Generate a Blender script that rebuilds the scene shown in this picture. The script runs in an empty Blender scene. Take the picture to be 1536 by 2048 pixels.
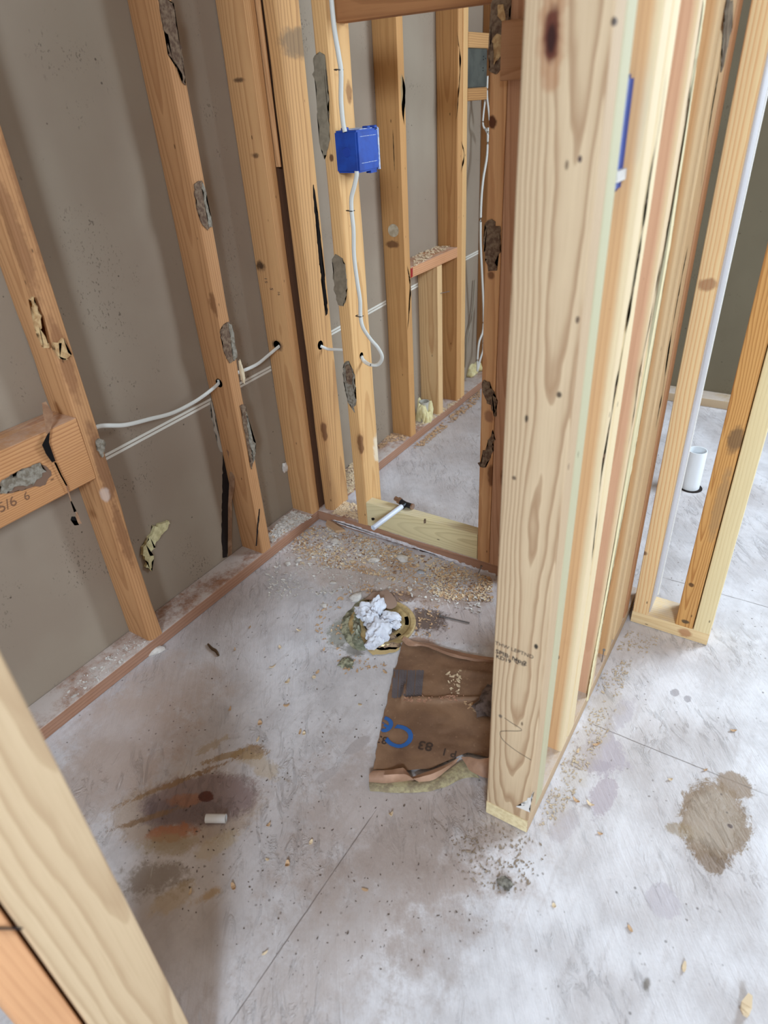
import bpy, bmesh, math, random
from mathutils import Vector, Matrix, noise as mnoise
random.seed(7)
C = bpy.context.scene
R_ = [[0.8433463, 0.534514, -0.0553334], [-0.2479743, 0.4784525, 0.8423728], [0.4767345, -0.6966907, 0.5360469]]
FPX = 1309.178
CAMH = 1.22
# ---------------------------------------------------------------- camera
cam = bpy.data.cameras.new('camera'); co = bpy.data.objects.new('camera', cam); C.collection.objects.link(co)
rot = Matrix(R_).transposed()
co.matrix_world = Matrix.Translation((0, 0, CAMH)) @ rot.to_4x4()
cam.sensor_fit = 'VERTICAL'; cam.sensor_height = 36; cam.lens = FPX * 36 / 2048; cam.clip_start = .02
cam.dof.use_dof = True; cam.dof.focus_distance = 1.75; cam.dof.aperture_fstop = 3.6
C.camera = co
# ---------------------------------------------------------------- world, lights, exposure
w = bpy.data.worlds.new('daylight'); C.world = w; w.use_nodes = True
bg = w.node_tree.nodes['Background']; bg.inputs[0].default_value = (1.0, .86, .75, 1); bg.inputs[1].default_value = .50
def area(name, loc, target, sx, sy, power, col):
    l = bpy.data.lights.new(name, 'AREA'); l.shape = 'RECTANGLE'; l.size = sx; l.size_y = sy; l.energy = power; l.color = col
    o = bpy.data.objects.new(name, l); C.collection.objects.link(o); o.location = loc
    o.rotation_euler = (Vector(target) - Vector(loc)).to_track_quat('-Z', 'Z').to_euler()
    return o
area('daylight_back_window', (1.05, 2.85, 1.5), (-.5, .7, .3), 1.0, 1.2, 88, (.68, .84, 1.0))
area('daylight_rear_window', (1.35, -2.2, 2.25), (-.8, .4, 0), .7, .6, 142, (.66, .83, 1.0))
C.view_settings.view_transform = 'Standard'; C.view_settings.look = 'None'
C.view_settings.exposure = 0.12; C.view_settings.gamma = 1; C.view_settings.use_curve_mapping = False
C.cycles.use_denoising = True
C.cycles.max_bounces = 6; C.cycles.diffuse_bounces = 4

# ---------------------------------------------------------------- helpers
CO = Vector((0, 0, CAMH))
def on(px, py, ax, val):
    """a point of the photograph carried to a real plane of the room"""
    c = Vector(((px - 768) / FPX, -(py - 1024) / FPX, -1)); d = rot @ c
    i = 'xyz'.index(ax); return CO + d * ((val - CO[i]) / d[i])
def s2l(c):
    return tuple((v / 255 / 12.92 if v / 255 <= .04045 else ((v / 255 + .055) / 1.055) ** 2.4) for v in c) + (1,)
def tag(o, label=None, cat=None, group=None, kind=None):
    if label: o['label'] = label
    if cat: o['category'] = cat
    if group: o['group'] = group
    if kind: o['kind'] = kind
    return o
def link(name, bm, m, parent=None, origin=None, smooth=35, rotm=None):
    me = bpy.data.meshes.new(name)
    if origin is not None:
        T = Matrix.Translation(origin)
        if rotm is not None: T = T @ rotm.to_4x4()
        bm.transform(T.inverted())
    bmesh.ops.recalc_face_normals(bm, faces=bm.faces)
    bm.to_mesh(me); bm.free()
    if m: me.materials.append(m)
    if smooth:
        for p in me.polygons: p.use_smooth = True
        me.set_sharp_from_angle(angle=math.radians(smooth))
    o = bpy.data.objects.new(name, me); C.collection.objects.link(o)
    if origin is not None: o.matrix_world = T
    if parent:
        o.parent = parent; o.matrix_parent_inverse = parent.matrix_world.inverted()
    return o
def empty(name, loc):
    o = bpy.data.objects.new(name, None); C.collection.objects.link(o); o.matrix_world = Matrix.Translation(loc); o.empty_display_size = .05
    return o
def bmbox(bm, x0, x1, y0, y1, z0, z1):
    r = bmesh.ops.create_cube(bm, size=1)
    bmesh.ops.scale(bm, vec=(x1 - x0, y1 - y0, z1 - z0), verts=r['verts'])
    bmesh.ops.translate(bm, vec=((x0 + x1) / 2, (y0 + y1) / 2, (z0 + z1) / 2), verts=r['verts'])
    return r['verts']
def fbm(v, s=1.0, seed=0):
    return mnoise.noise(Vector(v) * s + Vector((seed * 17.3, seed * 5.1, seed * 9.7)))

# ---------------------------------------------------------------- materials
class NT:
    def __init__(s, name):
        s.m = bpy.data.materials.new(name); s.m.use_nodes = True; s.t = s.m.node_tree; s.t.nodes.clear()
        s.out = s.n('ShaderNodeOutputMaterial'); s.b = s.n('ShaderNodeBsdfPrincipled'); s.l(s.b.outputs[0], s.out.inputs[0])
    def n(s, t, **k):
        o = s.t.nodes.new(t)
        for a, b in k.items(): setattr(o, a, b)
        return o
    def l(s, a, b): s.t.links.new(a, b)
    def v(s, inp, val):
        if hasattr(val, 'is_output') or isinstance(val, bpy.types.NodeSocket): s.l(val, inp)
        else: inp.default_value = val
    def math(s, op, a, b=0.0, clamp=False):
        o = s.n('ShaderNodeMath', operation=op, use_clamp=clamp); s.v(o.inputs[0], a); s.v(o.inputs[1], b); return o.outputs[0]
    def vm(s, op, a, b=(0, 0, 0)):
        o = s.n('ShaderNodeVectorMath', operation=op); s.v(o.inputs[0], a); s.v(o.inputs[1], b)
        return o.outputs['Value'] if op in ('LENGTH', 'DISTANCE', 'DOT_PRODUCT') else o.outputs[0]
    def noise(s, vec, scale, detail=3, rough=.55, dist=0, col=False):
        o = s.n('ShaderNodeTexNoise'); s.l(vec, o.inputs['Vector']); o.inputs['Scale'].default_value = scale
        o.inputs['Detail'].default_value = detail; o.inputs['Roughness'].default_value = rough; o.inputs['Distortion'].default_value = dist
        return o.outputs[1 if col else 0]
    def ramp(s, f, *stops):
        o = s.n('ShaderNodeValToRGB'); s.v(o.inputs[0], f); e = o.color_ramp.elements
        while len(e) < len(stops): e.new(.5)
        for i, (p, c) in enumerate(stops): e[i].position = p; e[i].color = c if len(c) == 4 else (*c, 1)
        return o.outputs[0]
    def step(s, f, a, b):       # smooth 0..1 between a and b
        o = s.n('ShaderNodeMapRange', interpolation_type='SMOOTHSTEP'); s.v(o.inputs[0], f)
        o.inputs[1].default_value = a; o.inputs[2].default_value = b; return o.outputs[0]
    def mix(s, f, a, b, blend='MIX'):
        o = s.n('ShaderNodeMix', data_type='RGBA', blend_type=blend); s.v(o.inputs[0], f); s.v(o.inputs[6], a); s.v(o.inputs[7], b); return o.outputs[2]
    def bump(s, h, strength=.3, dist=.002):
        o = s.n('ShaderNodeBump'); o.inputs['Strength'].default_value = strength; o.inputs['Distance'].default_value = dist
        s.l(h, o.inputs['Height']); s.l(o.outputs[0], s.b.inputs['Normal'])
    def ell(s, P, c, r, nz=None, amt=.3, soft=.12, rotz=0):
        """mask of a ragged ellipse at c with radii r"""
        d = s.vm('SUBTRACT', P, c)
        if rotz:
            q = s.n('ShaderNodeVectorRotate', rotation_type='Z_AXIS'); s.l(d, q.inputs[0]); q.inputs['Angle'].default_value = -rotz; d = q.outputs[0]
        d = s.vm('DIVIDE', d, r); L = s.vm('LENGTH', d)
        if nz is not None: L = s.math('ADD', L, s.math('MULTIPLY', s.math('SUBTRACT', nz, .5), amt * 3.6))
        return s.step(L, 1 + soft, 1 - soft)

def wood(name, base, dark, pith=(.03, -.06), tilt=.02, freq=170, contrast=.6, knots=.5, green=None, marks=(), dust=0.0, dirt=.25, rough=.75, wob=.012):
    """softwood with growth rings around a tilted pith; long axis = local z"""
    t = NT(name); tc = t.n('ShaderNodeTexCoord'); P = tc.outputs['Object']
    sp = t.n('ShaderNodeSeparateXYZ'); t.l(P, sp.inputs[0])
    Pz = t.vm('MULTIPLY', P, (1, 1, .12))
    n1 = t.noise(Pz, 9, 2, .5); n2 = t.noise(t.vm('MULTIPLY', P, (1, 1, .3)), 14, 3)
    x = t.math('SUBTRACT', sp.outputs[0], pith[0]); x = t.math('ADD', x, t.math('MULTIPLY', sp.outputs[2], tilt))
    y = t.math('SUBTRACT', sp.outputs[1], pith[1]); y = t.math('ADD', y, t.math('MULTIPLY', sp.outputs[2], -tilt * .7))
    r = t.math('SQRT', t.math('ADD', t.math('MULTIPLY', x, x), t.math('MULTIPLY', y, y)))
    r = t.math('ADD', r, t.math('MULTIPLY', t.math('SUBTRACT', n1, .5), wob * 2))
    r = t.math('ADD', r, t.math('MULTIPLY', t.math('SUBTRACT', n2, .5), wob * .5))
    ph = t.math('FRACT', t.math('MULTIPLY', r, freq))
    ring = t.ramp(ph, (0, (0, 0, 0)), (.55, (.25, .25, .25)), (.85, (1, 1, 1)), (.97, (.7, .7, .7)), (1, (0, 0, 0)))
    fib = t.noise(t.vm('MULTIPLY', P, (1, 1, .02)), 420, 2, .6)
    base, dark = s2l(base), s2l(dark)
    col = t.mix(t.math('MULTIPLY', ring, contrast), base, dark)
    col = t.mix(t.math('MULTIPLY', t.step(fib, .45, .75), .22), col, dark)
    if green: col = t.mix(t.step(t.noise(Pz, 5, 2), .4, .65), col, s2l(green), 'MIX')
    # broad warm / pale drift along the board
    col = t.mix(t.math('MULTIPLY', t.step(t.noise(t.vm('MULTIPLY', P, (1, 1, .2)), 7, 3), .45, .75), dirt), col, s2l((120, 84, 58)))
    # knots
    if knots:
        vo = t.n('ShaderNodeTexVoronoi', feature='F1'); t.l(t.vm('ADD', t.vm('MULTIPLY', P, (1, 1, .45)), t.vm('MULTIPLY', t.noise(P, 22, 2, col=True), (.03, .03, .03))), vo.inputs['Vector'])
        vo.inputs['Scale'].default_value = 7.5
        k = t.step(vo.outputs['Distance'], .085 * (1 + knots), .05 * (1 + knots))
        halo = t.step(vo.outputs['Distance'], .17 * (1 + knots), .06)
        col = t.mix(t.math('MULTIPLY', halo, .3), col, s2l((150, 92, 52)))
        col = t.mix(t.math('MULTIPLY', k, .75), col, s2l((92, 52, 30)))
    ns = t.noise(P, 60, 3)
    for c_, r_, mc, op in marks:
        e = t.ell(P, c_, r_, ns, .3 if r_[2] < 1 else .025, .3)
        col = t.mix(t.math('MULTIPLY', e, op), col, s2l(mc))
    # small nail pecks
    sc = t.n('ShaderNodeTexVoronoi', feature='F1'); t.l(t.vm('MULTIPLY', P, (1, 1, .4)), sc.inputs['Vector']); sc.inputs['Scale'].default_value = 22
    col = t.mix(t.math('MULTIPLY', t.step(sc.outputs['Distance'], .055, .03), .7), col, s2l((70, 44, 30)))
    if dust:
        g = t.n('ShaderNodeNewGeometry'); gs = t.n('ShaderNodeSeparateXYZ'); t.l(g.outputs['Normal'], gs.inputs[0])
        up = t.step(gs.outputs[2], .5, .9)
        dn = t.step(t.math('ADD', t.math('MULTIPLY', t.noise(P, 6, 3), .6), t.math('MULTIPLY', t.noise(P, 45, 5, .8), .4)), .38, .58)
        col = t.mix(t.math('MULTIPLY', t.math('ADD', t.math('MULTIPLY', up, .95), .05), t.math('MULTIPLY', dn, dust)), col, s2l((205, 192, 184)))
    t.l(col, t.b.inputs['Base Color']); t.b.inputs['Roughness'].default_value = rough
    t.b.inputs['Specular IOR Level'].default_value = .25
    t.bump(t.math('ADD', t.math('MULTIPLY', fib, .6), t.math('MULTIPLY', ring, .3)), .35, .0012)
    return t.m
def plain(name, col, rough=.6, metal=0, nscale=0, col2=None, bump=0, spec=.4, sss=0):
    t = NT(name); c = s2l(col)
    if nscale:
        tc = t.n('ShaderNodeTexCoord'); n = t.noise(tc.outputs['Object'], nscale, 4, .6)
        t.l(t.mix(t.step(n, .38, .62), c, s2l(col2 or col)), t.b.inputs['Base Color'])
        if bump: t.bump(n, bump, .004)
    else: t.b.inputs['Base Color'].default_value = c
    t.b.inputs['Roughness'].default_value = rough; t.b.inputs['Metallic'].default_value = metal; t.b.inputs['Specular IOR Level'].default_value = spec
    return t.m
def drywall_mat(name, base, brown, seed=0.0):
    t = NT(name); tc = t.n('ShaderNodeTexCoord'); P = t.vm('ADD', tc.outputs['Object'], (seed, seed, seed))
    big = t.noise(P, 1.6, 4, .6)
    col = t.mix(t.math('MULTIPLY', t.step(big, .35, .7), .55), s2l(base), s2l(brown))
    col = t.mix(t.math('MULTIPLY', t.noise(t.vm('MULTIPLY', P, (1, 1, .15)), 14, 2), .25), col, s2l(brown))
    vo = t.n('ShaderNodeTexVoronoi', feature='F1'); t.l(t.vm('ADD', t.vm('MULTIPLY', P, (1, 1, .6)), t.vm('MULTIPLY', t.noise(P, 60, 3, col=True), (.02, .02, .02))), vo.inputs['Vector']); vo.inputs['Scale'].default_value = 150
    dots = t.step(vo.outputs['Distance'], .36, .18)
    zone = t.step(t.noise(P, 5, 5, .7), .53, .68)
    col = t.mix(t.math('MULTIPLY', t.math('MULTIPLY', dots, zone), .62), col, s2l((62, 52, 44)))
    vo2 = t.n('ShaderNodeTexVoronoi', feature='F1'); t.l(P, vo2.inputs['Vector']); vo2.inputs['Scale'].default_value = 17
    col = t.mix(t.math('MULTIPLY', t.step(vo2.outputs['Distance'], .05, .03), .7), col, s2l((58, 46, 38)))
    t.l(col, t.b.inputs['Base Color']); t.b.inputs['Roughness'].default_value = .9; t.b.inputs['Specular IOR Level'].default_value = .15
    t.bump(t.noise(P, 140, 3), .12, .001)
    return t.m

OR = (200, 152, 106); ORD = (156, 106, 68)
PINK = (208, 158, 120); CREAM = (228, 204, 164)
# ---------------------------------------------------------------- board builder
def boardmesh(w_, d_, L, seed=0, wane=0.0, rad=.003, bow=0.0):
    """local: x -w/2..w/2, y -d/2..d/2, z 0..L ; rounded arrises that waver when wane>0"""
    bm = bmesh.new(); n = max(2, int(L / .05)); rings = []
    for i in range(n + 1):
        z = L * i / n; ring = []
        for ci, (sx, sy) in enumerate(((1, 1), (-1, 1), (-1, -1), (1, -1))):
            rr = rad
            if wane:
                q = fbm((ci * 3.1, 0, z), 2.2, seed) + .5 * fbm((ci * 3.1, 4, z), 7, seed)
                rr = rad + wane * max(0, q - .02) * 1.6
            rr = min(rr, min(w_, d_) * .48)
            cx = sx * (w_ / 2 - rr); cy = sy * (d_ / 2 - rr); a0 = {0: 0, 1: 90, 2: 180, 3: 270}[ci]
            for k in range(4):
                a = math.radians(a0 + 30 * k)
                ring.append(bm.verts.new((cx + rr * math.cos(a) + bow * math.sin(z * 1.3), cy + rr * math.sin(a), z)))
        rings.append(ring)
    m = len(rings[0])
    for i in range(n):
        for j in range(m):
            bm.faces.new((rings[i][j], rings[i][(j + 1) % m], rings[i + 1][(j + 1) % m], rings[i + 1][j]))
    bm.faces.new(rings[0][::-1]); bm.faces.new(rings[-1])
    return bm
def board(name, x, y, z, mat, axis='z', label=None, cat='stud', group=None, parent=None, seed=None, wane=0.0, rad=.003, kind=None, bow=0):
    """x,y,z are (lo,hi) world ranges"""
    ex = {'x': x, 'y': y, 'z': z}; L = ex[axis][1] - ex[axis][0]
    if axis == 'z': rm = Matrix.Identity(3); w_, d_ = x[1] - x[0], y[1] - y[0]
    elif axis == 'y': rm = Matrix.Rotation(math.radians(-90), 3, 'X'); w_, d_ = x[1] - x[0], z[1] - z[0]
    else: rm = Matrix.Rotation(math.radians(90), 3, 'Y'); w_, d_ = z[1] - z[0], y[1] - y[0]
    ctr = [sum(x) / 2, sum(y) / 2, sum(z) / 2]; ctr['xyz'.index(axis)] = ex[axis][0]
    bm = boardmesh(w_, d_, L, seed if seed is not None else hash(name) % 50, wane, rad, bow)
    me = bpy.data.meshes.new(name); bmesh.ops.recalc_face_normals(bm, faces=bm.faces); bm.to_mesh(me); bm.free()
    for p in me.polygons: p.use_smooth = True
    me.set_sharp_from_angle(angle=math.radians(40)); me.materials.append(mat)
    o = bpy.data.objects.new(name, me); C.collection.objects.link(o)
    o.matrix_world = Matrix.Translation(ctr) @ rm.to_4x4()
    if parent: o.parent = parent; o.matrix_parent_inverse = parent.matrix_world.inverted()
    tag(o, label, cat if (label and not parent) else None, group, kind)
    return o
def lm(o, px, py, ax, val, r, col, op=.9):
    """mark for wood(): local centre of a photographed knot or hole"""
    c = Vector((o[0], o[1], o[2])); p = on(px, py, ax, val) - c
    return (tuple(p), r, col, op)
AXN = {'x': 0, 'y': 1, 'z': 2}
def patch(name, poly, ax, val, mat, parent=None, th=.002, jag=.003, step=.006, side=1, label=None, seed=1, rough_top=0.0):
    """thin ragged slab lying on a plane; poly in photo pixels; side = +1/-1 direction it stands out"""
    pts = [on(px, py, ax, val) for px, py in poly]; out = []
    for i, a in enumerate(pts):
        b = pts[(i + 1) % len(pts)]; n = max(1, int((b - a).length / step))
        for k in range(n):
            p = a.lerp(b, k / n)
            p = p + Vector([((fbm(p, 90, seed + j) + .7 * fbm(p, 230, seed + j + 5)) * jag * 1.8 if j != AXN[ax] else 0) for j in range(3)])
            out.append(p)
    e = Vector((0, 0, 0)); e[AXN[ax]] = side
    bm = bmesh.new()
    lo = [bm.verts.new(p + e * .0002) for p in out]; hi = [bm.verts.new(p + e * th) for p in out]
    n = len(out)
    bm.faces.new(lo[::-1]); f = bm.faces.new(hi)
    for i in range(n): bm.faces.new((lo[i], lo[(i + 1) % n], hi[(i + 1) % n], hi[i]))
    bmesh.ops.triangulate(bm, faces=[fc for fc in bm.faces if len(fc.verts) > 4])
    c = sum(out, Vector()) / n
    o = link(name, bm, mat, parent, origin=c, smooth=0)
    if label: o['label'] = label
    return o
def catmull(pts, sub=6):
    pts = [Vector(p) for p in pts]
    if len(pts) < 3: return pts
    P = [pts[0] * 2 - pts[1]] + pts + [pts[-1] * 2 - pts[-2]]; out = []
    for i in range(1, len(P) - 2):
        for k in range(sub):
            t = k / sub; a, b, c, d = P[i - 1:i + 3]
            out.append(.5 * ((2 * b) + (c - a) * t + (2 * a - 5 * b + 4 * c - d) * t * t + (3 * b - a - 3 * c + d) * t ** 3))
    out.append(pts[-1]); return out
def tube(name, pts, r, mat, parent=None, flat=1.0, flatdir=(0, 0, 1), seg=10, sub=6, bm=None, hollow=0, taper=None):
    P = catmull(pts, sub); own = bm is None; bm = bm or bmesh.new(); rings = []
    for i, p in enumerate(P):
        tn = (P[min(i + 1, len(P) - 1)] - P[max(i - 1, 0)]).normalized()
        u = Vector(flatdir); u = (u - tn * u.dot(tn)); u = u.normalized() if u.length > 1e-4 else tn.orthogonal().normalized()
        v = tn.cross(u); rr = r * (taper(i / (len(P) - 1)) if taper else 1)
        rings.append([bm.verts.new(p + u * math.cos(2 * math.pi * k / seg) * rr + v * math.sin(2 * math.pi * k / seg) * rr * flat) for k in range(seg)])
    for a, b in zip(rings, rings[1:]):
        for k in range(seg): bm.faces.new((a[k], a[(k + 1) % seg], b[(k + 1) % seg], b[k]))
    if hollow:
        for ring, p2 in ((rings[0], rings[0]), (rings[-1], rings[-1])):
            c = sum((v_.co for v_ in ring), Vector()) / seg
            tn = (P[1] - P[0]).normalized() if ring is rings[0] else (P[-2] - P[-1]).normalized()
            inn = [bm.verts.new(c + (v_.co - c) * hollow) for v_ in ring]; deep = [bm.verts.new(v_.co + tn * r * 2.2) for v_ in inn]
            for k in range(seg):
                bm.faces.new((ring[k], ring[(k + 1) % seg], inn[(k + 1) % seg], inn[k])); bm.faces.new((inn[k], inn[(k + 1) % seg], deep[(k + 1) % seg], deep[k]))
            bm.faces.new(deep)
    else:
        bm.faces.new(rings[0][::-1]); bm.faces.new(rings[-1])
    if own: return link(name, bm, mat, parent, origin=P[0], smooth=40)
def blob(name, c, s, mat, parent=None, seed=1, amt=.35, freq=1.5, sub=3, flatbot=None, creases=0, rotz=0):
    bm = bmesh.new(); bmesh.ops.create_icosphere(bm, subdivisions=sub, radius=1)
    for v in bm.verts:
        p = v.co.copy(); k = 1 + amt * fbm(p, freq, seed) + amt * .5 * fbm(p, freq * 2.7, seed + 3)
        if creases: k += creases * (abs(fbm(p, 2.2, seed + 7)) * 2 - .4) + creases * .5 * abs(fbm(p, 5, seed + 9))
        p = p * k; p = Vector((p.x * s[0], p.y * s[1], p.z * s[2])); p.rotate(Matrix.Rotation(rotz, 3, 'Z')); v.co = p + Vector(c)
        if flatbot is not None and v.co.z < flatbot: v.co.z = flatbot
    return link(name, bm, mat, parent, origin=Vector((c[0], c[1], flatbot if flatbot is not None else c[2])), smooth=50)

# ================================================================ SETTING
F = -1.258; B = -1.347; YP = 1.441
# ---- floor
def floor_mat():
    t = NT('painted_plywood_floor'); g = t.n('ShaderNodeTexCoord'); P = g.outputs['Object']
    big = t.noise(P, 1.7, 5, .62); med = t.noise(P, 7, 6, .65); fine = t.noise(P, 55, 5, .7)
    ns = t.noise(P, 13, 8, .8)
    nj = t.math('ADD', t.math('MULTIPLY', t.noise(P, 24, 10, .9, .6), .75), t.math('MULTIPLY', t.noise(t.vm('MULTIPLY', P, (1, .22, 1)), 130, 4, .8), .25))
    stre = t.noise(t.vm('MULTIPLY', P, (1, .10, 1)), 60, 4, .65)
    rt = t.n('ShaderNodeVectorRotate', rotation_type='Z_AXIS'); t.l(P, rt.inputs[0]); rt.inputs['Angle'].default_value = .9
    stre2 = t.noise(t.vm('MULTIPLY', rt.outputs[0], (.12, 1, 1)), 75, 4, .7)
    col = t.mix(t.step(med, .35, .68), s2l((222, 217, 218)), s2l((196, 190, 190)))
    col = t.mix(t.math('MULTIPLY', t.step(big, .42, .62), .45), col, s2l((178, 164, 158)))
    col = t.mix(t.math('MULTIPLY', t.step(fine, .52, .72), .25), col, s2l((160, 150, 146)))
    col = t.mix(t.math('MULTIPLY', t.step(stre, .52, .7), .22), col, s2l((168, 154, 148)))
    S = lambda c, r, colr, op, amt=.35, soft=.15, rz=0: (c, r, colr, op, amt, soft, rz)
    def px(x_, y_): p = on(x_, y_, 'z', 0); return (p.x, p.y, 0)
    stains_and_shade = [
        # browner lane running from the doorway past the post
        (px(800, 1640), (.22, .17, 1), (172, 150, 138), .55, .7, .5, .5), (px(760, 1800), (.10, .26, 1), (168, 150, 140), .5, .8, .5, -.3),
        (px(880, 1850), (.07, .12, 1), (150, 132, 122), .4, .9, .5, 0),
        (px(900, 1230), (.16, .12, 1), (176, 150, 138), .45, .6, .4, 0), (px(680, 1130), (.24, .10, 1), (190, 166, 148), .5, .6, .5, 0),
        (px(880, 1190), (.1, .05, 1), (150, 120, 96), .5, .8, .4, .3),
        # brown cast shadow beside the left wall, painted mildly into the floor
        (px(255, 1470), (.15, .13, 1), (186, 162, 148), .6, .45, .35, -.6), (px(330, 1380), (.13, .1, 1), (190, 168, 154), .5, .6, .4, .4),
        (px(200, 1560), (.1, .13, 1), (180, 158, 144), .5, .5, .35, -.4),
        # wet ring, purple with painted framing shadow, around the drain hole by the wall
        (px(375, 1620), (.155, .082, 1), (176, 152, 130), .65, .35, .14, .62), (px(400, 1600), (.12, .062, 1), (142, 122, 122), .85, .3, .16, .62),
        (px(360, 1625), (.08, .034, 1), (112, 96, 98), .6, .6, .3, .62), (px(345, 1665), (.045, .018, 1), (176, 112, 74), .8, .6, .25, .7), (px(372, 1600), (.035, .015, 1), (168, 116, 88), .7, .5, .25, .6),
        (px(413, 1593), (.017, .013, 1), (92, 44, 34), .95, .4, .12, .3),
        (px(500, 1505), (.038, .018, 1), (156, 122, 82), .8, 1.0, .12, .6), (px(452, 1512), (.045, .008, 1), (160, 130, 90), .8, 1.2, .12, .9), (px(425, 1490), (.012, .035, 1), (176, 152, 118), .6, 1.2, .15, -.4), (px(345, 1568), (.10, .006, 1), (150, 116, 80), .8, 1.6, .2, 1.0), (px(285, 1640), (.06, .006, 1), (140, 108, 76), .8, 1.4, .2, .9), (px(530, 1535), (.05, .02, 1), (184, 158, 118), .5, .9, .3, 0),
        (px(340, 1690), (.05, .02, 1), (170, 152, 120), .6, .8, .3, .5), (px(290, 1760), (.06, .035, 1), (132, 116, 100), .7, .8, .3, .5),
        (px(420, 1790), (.03, .012, 1), (186, 150, 100), .7, .7, .3, 1.0), (px(340, 1800), (.02, .04, 1), (190, 164, 122), .5, .6, .3, -.5), (px(430, 1690), (.02, .04, 1), (196, 176, 140), .5, .7, .3, -.5),
        # old water stain on the right-hand floor
        (px(1428, 1640), (.062, .088, 1), (138, 112, 84), .9, .42, .07, 0), (px(1470, 1570), (.035, .03, 1), (138, 112, 84), .85, .5, .1, 0), (px(1372, 1662), (.036, .016, 1), (146, 122, 90), .7, .5, .15, .3),
        (px(1425, 1715), (.03, .03, 1), (124, 98, 72), .85, .7, .12, 0), (px(1428, 1642), (.046, .07, 1), (166, 148, 130), .75, .4, .2, 0), (px(1460, 1652), (.005, .0045, 1), (84, 62, 54), .9, .3, .2, 0),
        (px(1325, 1800), (.028, .03, 1), (186, 176, 180), .7, .6, .12, 0), (px(1293, 1968), (.006, .011, 1), (110, 98, 84), .8, .5, .4, 0),
        # lifted paint along the right-hand wall
        (px(1205, 1510), (.05, .055, 1), (176, 164, 170), .75, .8, .07, .2), (px(1208, 1590), (.022, .05, 1), (176, 162, 168), .75, .8, .07, 0), (px(1180, 1530), (.06, .016, 1), (170, 158, 164), .7, .8, .08, .4),
        (px(1240, 1430), (.022, .06, 1), (180, 170, 176), .5, .9, .08, -.2), (px(1130, 1650), (.02, .05, 1), (178, 166, 168), .5, .8, .1, -.2),
        (px(1180, 1480), (.03, .2, 1), (184, 170, 156), .5, .7, .4, -.03), (px(1350, 1385), (.01, .012, 1), (150, 142, 146), .7, .5, .15, 0), (px(1375, 1398), (.008, .012, 1), (150, 142, 146), .7, .5, .15, 0),
        # dust smears on the far floors
        (px(880, 850), (.2, .25, 1), (180, 160, 148), .3, .7, .5, 0), (px(1350, 1230), (.05, .02, 1), (160, 148, 142), .4, .7, .4, 0),
        (px(716, 1490), (.014, .034, 1), (182, 172, 170), .8, .3, .1, -.3), (px(655, 1550), (.011, .032, 1), (184, 174, 172), .8, .3, .1, -.3),
        # dark crud around the closet flange
        (px(855, 1240), (.055, .045, 1), (86, 62, 48), .85, .9, .2, .3), (px(790, 1195), (.07, .02, 1), (118, 86, 66), .8, .9, .3, .2), (px(690, 1265), (.045, .05, 1), (130, 130, 112), .7, .8, .3, 0),
        (px(705, 1300), (.035, .015, 1), (110, 108, 96), .7, .8, .3, 0), (px(695, 1325), (.02, .016, 1), (120, 116, 100), .8, .8, .3, 0), (px(840, 1290), (.05, .03, 1), (150, 114, 90), .8, .7, .4, .2),
    ]
    for c_, r_, cc, op, amt, soft, rz in stains_and_shade:
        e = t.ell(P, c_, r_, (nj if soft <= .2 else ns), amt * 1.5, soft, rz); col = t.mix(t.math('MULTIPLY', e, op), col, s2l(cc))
    # rim line of the right stain
    # panel joints
    sp = t.n('ShaderNodeSeparateXYZ'); t.l(P, sp.inputs[0]); wv = t.math('MULTIPLY', t.math('SUBTRACT', med, .5), .006)
    def seam(coord, at, wd, lim=None, dirn=0):
        a = t.math('ABSOLUTE', t.math('SUBTRACT', t.math('ADD', sp.outputs[coord], wv), at)); m = t.step(a, wd, wd * .4)
        if lim is not None: m = t.math('MULTIPLY', m, t.step(sp.outputs[1 - coord], lim - .02 * dirn, lim + .02 * dirn))
        return m
    sm = t.math('MAXIMUM', seam(1, 1.05, .0016, -.19, 1), seam(0, -.498, .0014, .62, -1))
    sm = t.math('MAXIMUM', sm, seam(1, 1.66, .0018, -.19, 1))
    brk = t.step(t.noise(P, 9, 3), .38, .55)
    col = t.mix(t.math('MULTIPLY', t.math('MULTIPLY', sm, brk), .7), col, s2l((112, 98, 92)))
    vo = t.n('ShaderNodeTexVoronoi', feature='F1'); t.l(t.vm('ADD', P, t.vm('MULTIPLY', t.noise(P, 80, 2, col=True), (.01, .01, .01))), vo.inputs['Vector']); vo.inputs['Scale'].default_value = 46
    spk = t.math('MULTIPLY', t.step(vo.outputs['Distance'], .13, .07), t.step(t.noise(P, 4, 3), .40, .6))
    col = t.mix(t.math('MULTIPLY', spk, .65), col, s2l((96, 80, 70)))
    vo = t.n('ShaderNodeTexVoronoi', feature='F1'); t.l(t.vm('ADD', P, (.3, .7, 0)), vo.inputs['Vector']); vo.inputs['Scale'].default_value = 19
    col = t.mix(t.math('MULTIPLY', t.step(vo.outputs['Distance'], .06, .03), .6), col, s2l((80, 68, 62)))
    sc = t.step(stre2, .66, .74)
    col = t.mix(t.math('MULTIPLY', t.math('MULTIPLY', sc, t.step(big, .4, .55)), .5), col, s2l((236, 232, 230)))
    t.l(col, t.b.inputs['Base Color']); t.v(t.b.inputs['Roughness'], t.math('ADD', .34, t.math('MULTIPLY', med, .3))); t.b.inputs['Specular IOR Level'].default_value = .5
    h = t.math('ADD', t.math('MULTIPLY', stre2, .8), t.math('ADD', t.math('MULTIPLY', med, 1.2), t.math('MULTIPLY', fine, .5)))
    h = t.math('SUBTRACT', h, t.math('MULTIPLY', sm, .6))
    rg1 = t.noise(t.vm('MULTIPLY', rt.outputs[0], (.35, 1, 1)), 34, 6, .75, 1.2)
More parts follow.
